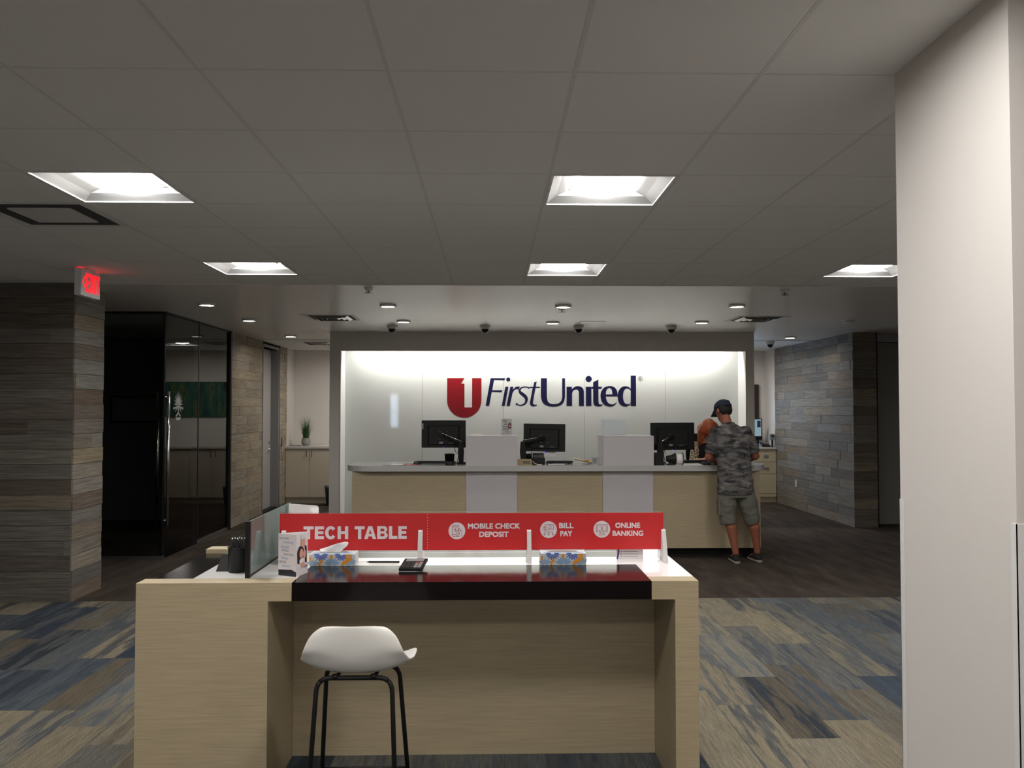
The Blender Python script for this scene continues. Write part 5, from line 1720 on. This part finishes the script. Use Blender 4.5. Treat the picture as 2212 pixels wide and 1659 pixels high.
G().lathe([(0.131, 0.30), (0.136, 0.355), (0.128, 0.358), (0.122, 0.30)], (-2.755, 15.08, 0), 24).build('liner', M['grey_plastic'], wbn)
pa = thing('wall_painting', 'wide abstract green painting seen mirrored in the office glass', 'painting', (-1.83, 15.98, 1.84))
G().box(-2.40, -1.26, 15.965, 15.999, 1.525, 2.157).build('canvas', M['painting'], pa)
box('edge', -2.405, -1.255, 15.975, 15.999, 1.52, 2.162, M['dark_plastic'], pa)
op = thing('framed_picture', 'dark framed picture hanging inside the unlit glass office', 'picture', (-5.3, 13.08, 1.66))
g = G().box(-5.70, -4.95, 13.07, 13.099, 1.455, 1.485).box(-5.70, -4.95, 13.07, 13.099, 1.835, 1.865).box(-5.70, -5.67, 13.07, 13.099, 1.485, 1.835).box(-4.98, -4.95, 13.07, 13.099, 1.485, 1.835)
g.build('frame', M['black_plastic'], op)
box('print', -5.67, -4.98, 13.085, 13.099, 1.485, 1.835, M['grey_plastic'], op)
cr = thing('card_reader', 'small black access reader on the planks right of the pale door', 'reader', (-3.66, 15.05, 1.09))
box('case', -3.665, -3.625, 15.02, 15.10, 1.015, 1.165, M['black_plastic'], cr, 0.006)
box('indicator', -3.6252, -3.6236, 15.04, 15.08, 1.13, 1.145, M['dark_plastic'], cr)
sw = thing('wall_outlet', 'white outlet plate low on the right plank wall', 'outlet', (5.08, 14.37, 0.42))
box('plate', 5.072, 5.083, 14.335, 14.405, 0.365, 0.48, M['white_plastic'], sw, 0.002)
for z in (0.40, 0.445):
    box('socket', 5.0705, 5.072, 14.357, 14.383, z - 0.013, z + 0.013, M['grey_plastic'], sw)

# ------------------------------------------------------------------ right back room
rc = thing('drawer_cabinet', 'cream cabinet with two drawers and a door behind the man', 'cabinet', (4.8, 15.66, 0))
box('body', 4.55, 5.075, 15.37, 15.99, 0.09, 0.945, M['cream'], rc)
box('toe_kick', 4.55, 5.075, 15.39, 15.99, 0, 0.09, M['cream'], rc)
for z0, z1 in ((0.725, 0.935), (0.515, 0.715)):
    d = box('drawer', 4.60, 5.07, 15.352, 15.37, z0, z1, M['cream'], rc, 0.001)
    box('handle', 4.845, 4.935, 15.340, 15.352, (z0 + z1) / 2 - 0.02, (z0 + z1) / 2 + 0.02, M['grey_plastic'], d, 0.003)
    G().lathe([(0.009, 0), (0.009, 0.004)], (4.89, 15.352, z1 - 0.03), 12, Matrix.Rotation(math.pi / 2, 3, 'X')).build('lock', M['gold'], d)
box('door', 4.60, 5.07, 15.352, 15.37, 0.16, 0.505, M['cream'], rc, 0.001)
box('rail', 4.60, 5.07, 15.352, 15.37, 0.10, 0.15, M['cream'], rc, 0.001)
rt = thing('worktop', 'pale worktop over the cream drawer cabinet', 'worktop', (4.4, 15.66, 0.946))
box('slab', 3.0, 5.078, 15.33, 15.945, 0.946, 0.982, M['counter_pale'], rt, 0.002)
c2 = thing('base_cabinet', 'cream base cabinet under the drive-up window, behind the teller wall', 'cabinet', (3.78, 15.66, 0))
box('body', 3.02, 4.545, 15.37, 15.94, 0.0, 0.945, M['cream'], c2)
for a, b in ((3.03, 3.775), (3.785, 4.54)):
    d = box('door', a, b, 15.352, 15.37, 0.10, 0.935, M['cream'], c2, 0.001)
    G().tube([(a + 0.35, 15.354, 0.88), (a + 0.35, 15.33, 0.88), (a + 0.45, 15.33, 0.88), (a + 0.45, 15.354, 0.88)], 0.005, 8).build('handle', M['black_metal'], d)
ds = thing('desk_screen', 'small lit screen standing in front of the brown window frame', 'monitor', (4.74, 15.72, 0.982))
G().box(4.56, 4.925, 15.66, 15.69, 1.10, 1.49).build('case', M['black_plastic'], ds, 0.004)
box('screen', 4.575, 4.905, 15.657, 15.66, 1.17, 1.475, M['screen'], ds)
box('screen_window', 4.83, 4.895, 15.6555, 15.657, 1.33, 1.45, M['screen_dark'], ds)
G().box(4.64, 4.74, 15.68, 15.72, 0.99, 1.14).box(4.56, 4.82, 15.66, 15.80, 0.982, 0.992).build('stand', M['black_plastic'], ds)
dp = thing('desk_phone', 'dark desk phone on the pale worktop beside the plank wall', 'phone', (4.98, 15.55, 0.982))
G().prism([(0, 0), (0.20, 0), (0.20, 0.075), (0.0, 0.02)], lambda u, v, d: (4.86 + d, 15.47 + u, 0.982 + v), 0, 0.16).build('base', M['black_plastic'], dp, 0.005)
hsb = G().tube([(4.885, 15.50, 1.040), (4.885, 15.58, 1.066), (4.885, 15.66, 1.080)], [(0.018, 0.016), (0.013, 0.014), (0.018, 0.016)], 10)
hsb.ball((4.885, 15.505, 1.034), (0.024, 0.026, 0.020)).ball((4.885, 15.655, 1.072), (0.024, 0.026, 0.020))
hsb.build('handset', M['dark_plastic'], dp)
box('display', 4.925, 5.005, 15.56, 15.64, 1.030, 1.062, M['grey_plastic'], dp)
kr = thing('card_terminal', 'small grey card terminal on a black post by the plank wall', 'card terminal', (5.03, 15.42, 0.982))
box('post', 5.012, 5.040, 15.40, 15.43, 0.982, 1.12, M['black_plastic'], kr, 0.004)
box('head', 4.985, 5.062, 15.385, 15.44, 1.11, 1.215, M['grey_plastic'], kr, 0.006)
box('display', 5.000, 5.05, 15.383, 15.385, 1.16, 1.20, M['dark_plastic'], kr)
box('foot', 4.99, 5.06, 15.37, 15.46, 0.982, 0.99, M['black_plastic'], kr)
# ------------------------------------------------------------------ people


def fused(g, name, m, parent, voxel, smooth=4, wrinkle=0.0, wscale=9.0, local=True):
    """fuse the overlapping volumes into one continuous skin"""
    me = bpy.data.meshes.new(name)
    me.from_pydata([tuple(p) for p in g.v], [], g.f)
    o = bpy.data.objects.new('fusing', me)
    COL.objects.link(o)
    r = o.modifiers.new('remesh', 'REMESH')
    r.mode = 'VOXEL'
    r.voxel_size = voxel
    s = o.modifiers.new('smooth', 'SMOOTH')
    s.factor = 0.5
    s.iterations = smooth
    res = evaluated(o)
    bpy.data.objects.remove(o)
    bpy.data.meshes.remove(me)
    res.name = name
    if wrinkle:
        nrm = [v.normal.copy() for v in res.vertices]
        for v, n in zip(res.vertices, nrm):
            q = Vector((v.co.x * wscale, v.co.y * wscale, v.co.z * wscale * 1.7))
            v.co += n * wrinkle * (noise.noise(q) + 0.5 * noise.noise(q * 2.3))
    for p in res.polygons:
        p.use_smooth = True
    res.materials.clear()
    o = link(name, res, m, parent)
    return o


def ell(c, rx, ry, n=20, tilt=None):
    c = Vector(c)
    out = []
    for k in range(n):
        a = 2 * math.pi * k / n
        # a slightly squared ellipse
        ca, sa = math.cos(a), math.sin(a)
        e = 0.86
        p = Vector((rx * math.copysign(abs(ca) ** e, ca), ry * math.copysign(abs(sa) ** e, sa), 0))
        out.append(c + (tilt @ p if tilt else p))
    return out


def hand(g, wrist, direction, palm_n, side, s=1.0):
    """palm, four unequal curled fingers and a thumb; direction = along the forearm, palm_n = out of the back of the hand"""
    d = Vector(direction).normalized()
    n = Vector(palm_n)
    n = (n - d * n.dot(d)).normalized()
    w = d.cross(n) * side           # towards the thumb
    W = Vector(wrist)
    g.tube([W - d * 0.01, W + d * 0.025 * s, W + d * 0.06 * s, W + d * 0.088 * s], [(0.016, 0.024), (0.015, 0.034), (0.014, 0.040), (0.011, 0.036)], 12) if False else None
    pr = []
    for t, hw, th in ((-0.012, 0.026, 0.018), (0.025, 0.036, 0.016), (0.060, 0.041, 0.014), (0.092, 0.038, 0.011)):
        c = W + d * t * s
        pr.append([c + w * math.cos(a) * hw * s + n * math.sin(a) * th * s for a in [2 * math.pi * k / 12 for k in range(12)]])
    g.rings(pr)
    for i, (off, L) in enumerate(((0.029, 0.066), (0.010, 0.075), (-0.010, 0.070), (-0.029, 0.054))):
        b = W + d * 0.082 * s + w * off * s
        k1 = b + (d * 0.92 - n * 0.38).normalized() * L * 0.45 * s
        k2 = k1 + (d * 0.70 - n * 0.70).normalized() * L * 0.32 * s
        k3 = k2 + (d * 0.45 - n * 0.88).normalized() * L * 0.25 * s
        g.tube([b, k1, k2, k3], [0.0088 * s, 0.0083 * s, 0.0076 * s, 0.0062 * s], 8)
        g.ball(k3, 0.0062 * s, None, 8, 6)
    b = W + d * 0.022 * s + w * 0.030 * s
    k1 = b + (d * 0.62 + w * 0.66 - n * 0.25).normalized() * 0.040 * s
    k2 = k1 + (d * 0.86 + w * 0.24 - n * 0.40).normalized() * 0.032 * s
    g.tube([b, k1, k2], [0.0125 * s, 0.0105 * s, 0.0078 * s], 8)
    g.ball(k2, 0.0078 * s, None, 8, 6)


def head(g, c, R, s=1.0):
    """skull, jaw, nose, ears and neck stub; local +y is the face direction"""
    c = Vector(c)
    P = lambda x, y, z: c + R @ (Vector((x, y, z)) * s)
    g.ball(P(0, -0.006, 0.028), (0.077 * s, 0.096 * s, 0.092 * s), R, 24, 16)
    rs = []
    for z, hw, y0, y1 in ((0.03, 0.070, -0.06, 0.088), (-0.01, 0.067, -0.055, 0.090), (-0.05, 0.058, -0.035, 0.088), (-0.085, 0.044, -0.005, 0.086), (-0.108, 0.026, 0.03, 0.078)):
        cy, ry = (y0 + y1) / 2, (y1 - y0) / 2
        rs.append([P(hw * math.cos(a), cy + ry * math.sin(a), z) for a in [2 * math.pi * k / 18 for k in range(18)]])
    g.rings(rs)
    g.rings([[P(x * 0.5, 0.086, 0.022) for x in (-0.008, 0.0, 0.008)] + [P(0, 0.078, 0.03)], [P(-0.013, 0.088, -0.026), P(0, 0.112, -0.022), P(0.013, 0.088, -0.026), P(0, 0.08, -0.02)], [P(-0.010, 0.085, -0.036), P(0, 0.098, -0.038), P(0.010, 0.085, -0.036), P(0, 0.078, -0.034)]])
    for sx in (-1, 1):
        g.ball(P(sx * 0.078, -0.008, 0.0), (0.010 * s, 0.020 * s, 0.032 * s), R, 12, 8)
    g.tube([P(-0.020, 0.086, -0.060), P(0, 0.092, -0.058), P(0.020, 0.086, -0.060)], 0.006 * s, 8)


def face_parts(c, R, parent, s=1.0):
    c = Vector(c)
    P = lambda x, y, z: c + R @ (Vector((x, y, z)) * s)
    for sx in (-1, 1):
        e = G().ball(P(sx * 0.031, 0.078, 0.010), 0.0125 * s, None, 12, 8).build('eye', M['eye_white'], parent)
        G().ball(P(sx * 0.031, 0.0885, 0.010), 0.0045 * s, None, 10, 6).build('iris', M['hair_dark'], e)
        G().tube([P(sx * 0.016, 0.090, 0.026), P(sx * 0.032, 0.091, 0.031), P(sx * 0.047, 0.082, 0.027)], 0.004 * s, 8).build('eyebrow', M['hair_dark'], parent)
    G().tube([P(-0.022, 0.0885, -0.061), P(0, 0.0975, -0.060), P(0.022, 0.0885, -0.061)], [0.003 * s, 0.0055 * s, 0.003 * s], 8).build('lips', M['lips'], parent)


# the man at the counter, seen from behind; local origin on the floor
MX, MY = 2.63, 9.345
man = thing('person', 'man in camouflage shirt, navy cap and grey shorts at the counter', 'person', (MX, MY, 0))
ORIGIN[man.name] = Vector((0, 0, 0))
g = G()
g.rings([ell((0, 0, 0.80), 0.150, 0.100), ell((0, -0.005, 0.92), 0.162, 0.112), ell((-0.01, 0, 1.05), 0.150, 0.105), ell((-0.02, 0.0, 1.20), 0.158, 0.108), ell((-0.028, 0.005, 1.33), 0.180, 0.108), ell((-0.035, 0.012, 1.42), 0.165, 0.088), ell((-0.052, 0.025, 1.47), 0.085, 0.066), ell((-0.066, 0.04, 1.505), 0.060, 0.060)])
HC_ = Vector((-0.092, 0.095, 1.632))
RH = Matrix.Rotation(math.radians(24), 3, 'Z') @ Matrix.Rotation(math.radians(-24), 3, 'X')
g.tube([(-0.062, 0.03, 1.46), (-0.076, 0.050, 1.535), HC_ + Vector((0.0, -0.02, -0.02))], [0.062, 0.056, 0.054], 16)
head(g, HC_, RH)
ARMS = (((-0.185, 0.005, 1.405), (-0.276, 0.02, 1.135), (-0.150, 0.262, 1.078)), ((0.125, 0.005, 1.405), (0.240, 0.015, 1.145), (0.110, 0.258, 1.078)))
for sx, (sh, el, wr_) in zip((-1, 1), ARMS):
    sh, el, wr_ = Vector(sh), Vector(el), Vector(wr_)
    g.ball(sh, 0.056, None, 14, 10)
    g.tube([sh, sh + (el - sh) * 0.4, sh + (el - sh) * 0.75, el], [0.055, 0.052, 0.046, 0.041], 14)
    g.ball(el, 0.041, None, 12, 8)
    d = wr_ - el
    g.tube([el, el + d * 0.28, el + d * 0.7, wr_], [0.040, 0.045, 0.034, 0.027], 14)
    hand(g, wr_, d + Vector((0, 0.02, -0.01)), Vector((0, 0, 1)), -sx)
LEGS = (((-0.090, 0, 0.88), (-0.066, 0.004, 0.50), (0.002, -0.028, 0.095), 0.06), ((0.090, 0, 0.88), (0.198, 0.010, 0.50), (0.256, 0.040, 0.095), -0.10))
for hp, kn, an, yaw in LEGS:
    hp, kn, an = Vector(hp), Vector(kn), Vector(an)
    g.tube([hp, hp + (kn - hp) * 0.45, kn], [0.092, 0.078, 0.056], 16)
    g.ball(kn, 0.056, None, 12, 8)
    c1, c2 = kn + (an - kn) * 0.30 + Vector((0, -0.018, 0)), kn + (an - kn) * 0.66 + Vector((0, -0.008, 0))
    g.tube([kn, c1, c2, an], [0.054, 0.059, 0.043, 0.034], 16)
    f = Vector((math.sin(yaw), math.cos(yaw), 0))
    g.tube([an, an + f * 0.02 - Vector((0, 0, 0.05))], [0.035, 0.038], 14)
    g.ball(an + f * 0.09 - Vector((0, 0, 0.055)), (0.040, 0.105, 0.028), Matrix.Rotation(-yaw, 3, 'Z'), 14, 8)
fused(g, 'body', M['skin_man'], man, 0.0055, 5)
face_parts(HC_, RH, man)
g = G()   # shirt
g.rings([ell((0.005, -0.012, 0.735), 0.196, 0.130), ell((0.004, -0.012, 0.80), 0.197, 0.134), ell((0.002, -0.012, 0.92), 0.189, 0.130), ell((-0.004, -0.010, 1.05), 0.181, 0.124), ell((-0.014, -0.006, 1.18), 0.184, 0.124), ell((-0.024, 0.0, 1.30), 0.198, 0.124), ell((-0.030, 0.006, 1.39), 0.196, 0.112), ell((-0.036, 0.014, 1.44), 0.165, 0.094), ell((-0.050, 0.024, 1.480), 0.092, 0.076), ell((-0.058, 0.030, 1.498), 0.070, 0.067)])
for sx, (sh, el, wr_) in zip((-1, 1), ARMS):
    sh, el = Vector(sh), Vector(el)
    q = sh + (el - sh) * 0.86
    g.tube([sh + Vector((-sx * 0.03, 0, 0.01)), sh + (el - sh) * 0.35 + Vector((sx * 0.004, 0, 0)), q], [(0.078, 0.078), (0.074, 0.074), (0.064, 0.066)], 18)
    g.ball(sh + Vector((0, 0, -0.004)), 0.074, None, 14, 10)
shirt = fused(g, 'shirt', M['camo'], man, 0.008, 5, 0.0075, 8)
g = G()   # neckband
g.tube([(-0.058 + 0.068 * math.cos(a), 0.030 + 0.064 * math.sin(a), 1.498 + 0.012 * -math.sin(a)) for a in [2 * math.pi * k / 20 for k in range(20)]], 0.006, 8, False, True)
g.build('neckband', M['camo'], shirt)
g = G()   # shorts
g.rings([ell((0.0, -0.006, 0.96), 0.168, 0.118), ell((0.0, -0.012, 0.86), 0.180, 0.128), ell((0.004, -0.012, 0.76), 0.188, 0.128), ell((0.012, -0.008, 0.70), 0.180, 0.115)])
for pts, rr in (([(-0.086, -0.008, 0.84), (-0.084, -0.006, 0.66), (-0.082, -0.004, 0.52), (-0.072, -0.008, 0.415)], [0.104, 0.104, 0.096, 0.083]), ([(0.092, -0.008, 0.84), (0.134, -0.004, 0.66), (0.172, 0.002, 0.52), (0.196, 0.002, 0.415)], [0.104, 0.104, 0.093, 0.078])):
    g.tube(pts, rr, 20)
sh_ = fused(g, 'shorts', M['shorts'], man, 0.008, 4, 0.010, 8)
for x, y, z, rz in ((-0.182, -0.01, 0.60, 0.25), (0.243, 0.0, 0.60, -0.35)):
    gp_ = G()
    c, s_ = math.cos(rz), math.sin(rz)
    fnp = lambda u, v, d: (x + d * math.copysign(1, x) * 1.0 - 0.03 * (0.6 - z) + v * 0.12 * (1 if x > 0 else 0.1) * -1, y + u, z + v)
    gp_.prism([(-0.042, -0.09), (0.042, -0.09), (0.042, 0.06), (-0.042, 0.06)], fnp, -0.016, 0.006)
    gp_.prism([(-0.045, 0.035), (0.045, 0.035), (0.045, 0.075), (-0.045, 0.075)], fnp, -0.012, 0.009)
    gp_.build('cargo_pocket', M['shorts'], sh_, 0.004)
for i, (hp, kn, an, yaw) in enumerate(LEGS):
    an = Vector(an)
    Rz = Matrix.Rotation(-yaw, 3, 'Z')
    P = lambda x, y, z: Vector((an.x, an.y, 0)) + Rz @ Vector((x, y, z))
    secs = [(-0.062, 0.026, 0.018, 0.075), (-0.050, 0.036, 0.018, 0.088), (-0.02, 0.040, 0.018, 0.090), (0.03, 0.041, 0.018, 0.088), (0.08, 0.045, 0.018, 0.070), (0.13, 0.048, 0.018, 0.056), (0.175, 0.042, 0.018, 0.046), (0.205, 0.026, 0.020, 0.036)]
    rs = [[P(hw * math.cos(a), y, max(z0, (z0 + z1) / 2 + (z1 - z0) / 2 * math.sin(a))) for a in [2 * math.pi * k / 16 for k in range(16)]] for y, hw, z0, z1 in secs]
    shoe = fused(G().rings(rs), 'shoe', M['shoe'], man, 0.006, 3)
    rs = [[P(hw * 1.08 * math.cos(a), y * 1.03, 0.013 + 0.013 * math.sin(a)) for a in [2 * math.pi * k / 16 for k in range(16)]] for y, hw, z0, z1 in secs]
    G().rings(rs).build('sole', M['sole'], shoe)
    G().tube([P(0.034 * math.cos(a), -0.012 + 0.046 * math.sin(a), 0.088) for a in [2 * math.pi * k / 16 for k in range(16)]], 0.007, 8, False, True).build('collar', M['shoe'], shoe)
# hair below the cap, cap with bill
P = lambda x, y, z: HC_ + RH @ Vector((x, y, z))
g = G()
rs = []
for z, hw, y0, y1 in ((0.055, 0.081, -0.106, 0.02), (0.02, 0.0815, -0.106, 0.012), (-0.02, 0.078, -0.097, 0.0), (-0.045, 0.066, -0.082, -0.012), (-0.062, 0.050, -0.066, -0.02)):
    cy, ry = (y0 + y1) / 2, (y1 - y0) / 2
    rs.append([P(hw * math.cos(a), cy + ry * math.sin(a), z) for a in [2 * math.pi * k / 22 for k in range(22)]])
g.rings(rs)
fused(g, 'hair', M['hair_dark'], man, 0.006, 3)
g = G()
rs = []
for i in range(9):
    a = (math.pi / 2) * i / 8
    rs.append([P(0.087 * math.cos(a) * math.cos(b), -0.006 + 0.110 * math.cos(a) * math.sin(b), 0.038 + 0.090 * math.sin(a) ** 0.9 if i else 0.026) for b in [2 * math.pi * k / 28 for k in range(28)]])
rs[-1] = [P(0.004 * math.cos(b), -0.006 + 0.004 * math.sin(b), 0.129) for b in [2 * math.pi * k / 28 for k in range(28)]]
capo = g.rings(rs).build('cap', M['cap_navy'], man)
nb = 13
for side in (0,):
    top = [P(0.080 * math.sin(t), 0.045 + 0.045 * math.cos(t) + 0.0, 0.036) for t in [math.pi * (-0.5 + k / (nb - 1)) for k in range(nb)]]
    out = [P(0.078 * math.sin(t) * 1.0, 0.055 + 0.125 * math.cos(t) ** 0.7 if math.cos(t) > 1e-6 else 0.055, 0.026 - 0.018 * abs(math.sin(t)) - 0.012 * math.cos(t)) for t in [math.pi * (-0.5 + k / (nb - 1)) for k in range(nb)]]
    vs = top + out
    vs += [v - RH @ Vector((0, 0, 0.004)) for v in vs]
    fs = [(k, k + 1, nb + k + 1, nb + k) for k in range(nb - 1)] + [(2 * nb + k, 3 * nb + k, 3 * nb + k + 1, 2 * nb + k + 1) for k in range(nb - 1)] + [(nb + k, nb + k + 1, 3 * nb + k + 1, 3 * nb + k) for k in range(nb - 1)]
    G().add(vs, fs, True).build('cap_bill', M['cap_navy'], capo)
G().tube([P(0.042 * math.sin(t), -0.006 - 0.1115 * math.cos(t * 0.55), 0.040 + 0.036 * math.cos(t)) for t in [math.pi * (-0.5 + k / 12) for k in range(13)]], 0.004, 6).build('cap_opening', M['hair_dark'], capo)
G().tube([P(0.060 * math.sin(t), -0.006 - 0.109 * math.cos(t * 0.6), 0.030) for t in [math.pi * (-0.5 + k / 12) for k in range(13)]], 0.007, 6).build('cap_strap', M['cap_navy'], capo)
G().ball(P(0, -0.006, 0.130), 0.007, None, 10, 6).build('cap_button', M['cap_navy'], capo)

# office chair and the red haired clerk behind the counter
CX, CY = 2.66, 10.62
ch = thing('office_chair', 'tall black office chair behind the counter, carrying the clerk', 'chair', (CX, CY, 0))
rs = []
for z, hw, y in ((0.86, 0.18, 0.165), (0.95, 0.215, 0.170), (1.10, 0.225, 0.185), (1.25, 0.215, 0.205), (1.33, 0.185, 0.22), (1.352, 0.14, 0.225)):
    rs.append([(CX + hw * math.copysign(abs(math.cos(a)) ** 0.6, math.cos(a)) - 0.015, CY + y + 0.030 * math.sin(a) + 0.05 * (math.cos(a) ** 2) * -0.8, z) for a in [2 * math.pi * k / 24 for k in range(24)]])
G().rings(rs).build('backrest', M['black_plastic'], ch)
rs = []
for z, q in ((0.615, 0.86), (0.63, 0.97), (0.665, 1.0), (0.682, 0.94)):
    rs.append([(CX + 0.235 * q * math.copysign(abs(math.cos(a)) ** 0.6, math.cos(a)), CY - 0.02 + 0.22 * q * math.copysign(abs(math.sin(a)) ** 0.6, math.sin(a)), z) for a in [2 * math.pi * k / 28 for k in range(28)]])
G().rings(rs).build('seat', M['black_plastic'], ch)
G().tube([(CX, CY + 0.10, 0.60), (CX, CY + 0.24, 0.63), (CX, CY + 0.235, 0.95)], 0.020, 10).build('back_bracket', M['black_metal'], ch)
G().lathe([(0.026, 0.10), (0.026, 0.36), (0.018, 0.37), (0.018, 0.615)], (CX, CY, 0), 18).build('gas_post', M['black_metal'], ch)
G().tube([(CX + 0.20 * math.cos(a), CY + 0.20 * math.sin(a), 0.30) for a in [2 * math.pi * k / 28 for k in range(28)]], 0.010, 8, False, True).build('foot_ring', M['chrome'], ch)
for i in range(3):
    a = 2 * math.pi * i / 3 + 0.4
    G().tube([(CX, CY, 0.30), (CX + 0.2 * math.cos(a), CY + 0.2 * math.sin(a), 0.30)], 0.007, 8).build('ring_spoke', M['black_metal'], ch)
for i in range(5):
    a = 2 * math.pi * i / 5 + 0.3
    e = (CX + 0.29 * math.cos(a), CY + 0.29 * math.sin(a), 0.075)
    l = G().tube([(CX, CY, 0.115), e], [0.026, 0.016], 10).build('leg', M['black_metal'], ch)
    G().tube([(e[0] - 0.018 * math.sin(a), e[1] + 0.018 * math.cos(a), 0.028), (e[0] + 0.018 * math.sin(a), e[1] - 0.018 * math.cos(a), 0.028)], 0.028, 14).build('caster', M['black_plastic'], l)

wom = thing('person', 'red haired clerk in leopard sleeves and black vest, head bent down', 'person', (CX, CY, 0))
ORIGIN[wom.name] = Vector((0, 0, 0))
RW = Matrix.Rotation(math.pi, 3, 'Z') @ Matrix.Rotation(math.radians(-10), 3, 'Z') @ Matrix.Rotation(math.radians(-48), 3, 'X')
HW = Vector((-0.035, -0.185, 1.395))
g = G()
g.rings([ell((0, 0.02, 0.70), 0.165, 0.125), ell((0, 0.03, 0.80), 0.160, 0.115), ell((0, 0.02, 0.92), 0.128, 0.095), ell((0, -0.01, 1.05), 0.140, 0.105), ell((0, -0.035, 1.16), 0.155, 0.100), ell((0, -0.055, 1.235), 0.135, 0.080), ell((-0.005, -0.075, 1.285), 0.065, 0.056)])
g.tube([(-0.005, -0.075, 1.27), (-0.015, -0.11, 1.33), HW + Vector((0, 0.02, -0.01))], [0.052, 0.047, 0.046], 14)
head(g, HW, RW, 0.93)
WARM = (((-0.155, -0.045, 1.20), (-0.215, -0.12, 0.985), (-0.115, -0.415, 1.068)), ((0.155, -0.045, 1.20), (0.225, -0.12, 0.985), (0.06, -0.405, 1.068)))
for sx, (a, b, c) in zip((-1, 1), WARM):
    a, b, c = Vector(a), Vector(b), Vector(c)
    g.ball(a, 0.046, None, 12, 8)
    g.tube([a, a + (b - a) * 0.5, b], [0.046, 0.041, 0.035], 12)
    g.ball(b, 0.035, None, 12, 8)
    g.tube([b, b + (c - b) * 0.3, c], [0.034, 0.036, 0.023], 12)
    hand(g, c, (c - b).normalized() + Vector((0, 0, -0.22)), Vector((0, 0, 1)), sx, 0.9)
    h = Vector((sx * 0.085, -0.01, 0.755))
    k = Vector((sx * 0.095, -0.30, 0.735))
    k.y = -0.28
    f = Vector((sx * 0.10, -0.22, 0.39))
    g.tube([h, h + (k - h) * 0.5, k], [0.085, 0.075, 0.058], 14)
    g.ball(k, 0.058, None, 12, 8)
    g.tube([k, k + (f - k) * 0.3, f], [0.055, 0.055, 0.036], 14)
    g.ball(f + Vector((0, -0.06, -0.035)), (0.038, 0.10, 0.028), None, 12, 8)
fused(g, 'body', M['skin_woman'], wom, 0.006, 5)
face_parts(HW, RW, wom, 0.93)
g = G()
g.rings([ell((0, 0.02, 0.695), 0.178, 0.135), ell((0, 0.03, 0.80), 0.172, 0.125), ell((0, 0.02, 0.92), 0.142, 0.108), ell((0, -0.01, 1.05), 0.153, 0.118), ell((0, -0.035, 1.16), 0.165, 0.112), ell((0, -0.050, 1.235), 0.135, 0.088), ell((-0.004, -0.065, 1.268), 0.075, 0.064)])
fused(g, 'vest', M['vest'], wom, 0.008, 4, 0.004)
for sx, (a, b, c) in zip((-1, 1), WARM):
    a, b, c = Vector(a), Vector(b), Vector(c)
    g = G().ball(a, 0.060, None, 14, 10)
    g.tube([a, a + (b - a) * 0.5, b], [0.060, 0.055, 0.050], 16)
    g.ball(b, 0.050, None, 12, 8)
    g.tube([b, b + (c - b) * 0.55], [0.049, 0.045], 14)
    fused(g, 'sleeve', M['leopard'], wom, 0.008, 4, 0.005)
g = G()
for sx in (-1, 1):
    g.tube([(sx * 0.085, 0.0, 0.760), (sx * 0.093, -0.15, 0.752), (sx * 0.095, -0.285, 0.735)], [0.095, 0.088, 0.070], 14)
    g.ball((sx * 0.095, -0.285, 0.735), 0.070, None, 12, 8)
    g.tube([(sx * 0.095, -0.285, 0.735), (sx * 0.10, -0.22, 0.42)], [0.068, 0.056], 14)
fused(g, 'trousers', M['vest'], wom, 0.009, 3, 0.004)
for sx in (-1, 1):
    G().ball((sx * 0.10, -0.275, 0.352), (0.043, 0.110, 0.034), None, 14, 8).build('shoe', M['shoe'], wom)
# long copper hair falling forward on both sides of the bent head
P = lambda x, y, z: HW + RW @ (Vector((x, y, z)) * 0.95)
g = G()
g.ball(P(0, -0.018, 0.040), (0.102, 0.116, 0.108), RW, 24, 16)
g.ball(P(0, -0.060, 0.0), (0.095, 0.070, 0.10), RW, 20, 12)
for sx in (-1, 1):
    a = P(sx * 0.070, 0.02, 0.06)
    b = P(sx * 0.098, 0.03, 0.0)
    g.tube([a, b, b + Vector((-sx * -0.004, 0.012, -0.075)), b + Vector((sx * -0.012, 0.035, -0.150))], [(0.045, 0.045), (0.056, 0.036), (0.054, 0.034), (0.026, 0.02)], 14)
    g.tube([P(sx * 0.06, -0.05, 0.06), P(sx * 0.092, -0.04, 0.0), P(sx * 0.09, -0.03, -0.06) + Vector((0, 0.03, -0.05))], [0.05, 0.05, 0.03], 12)
fused(g, 'hair', M['hair_red'], wom, 0.007, 16, 0.003, 16)
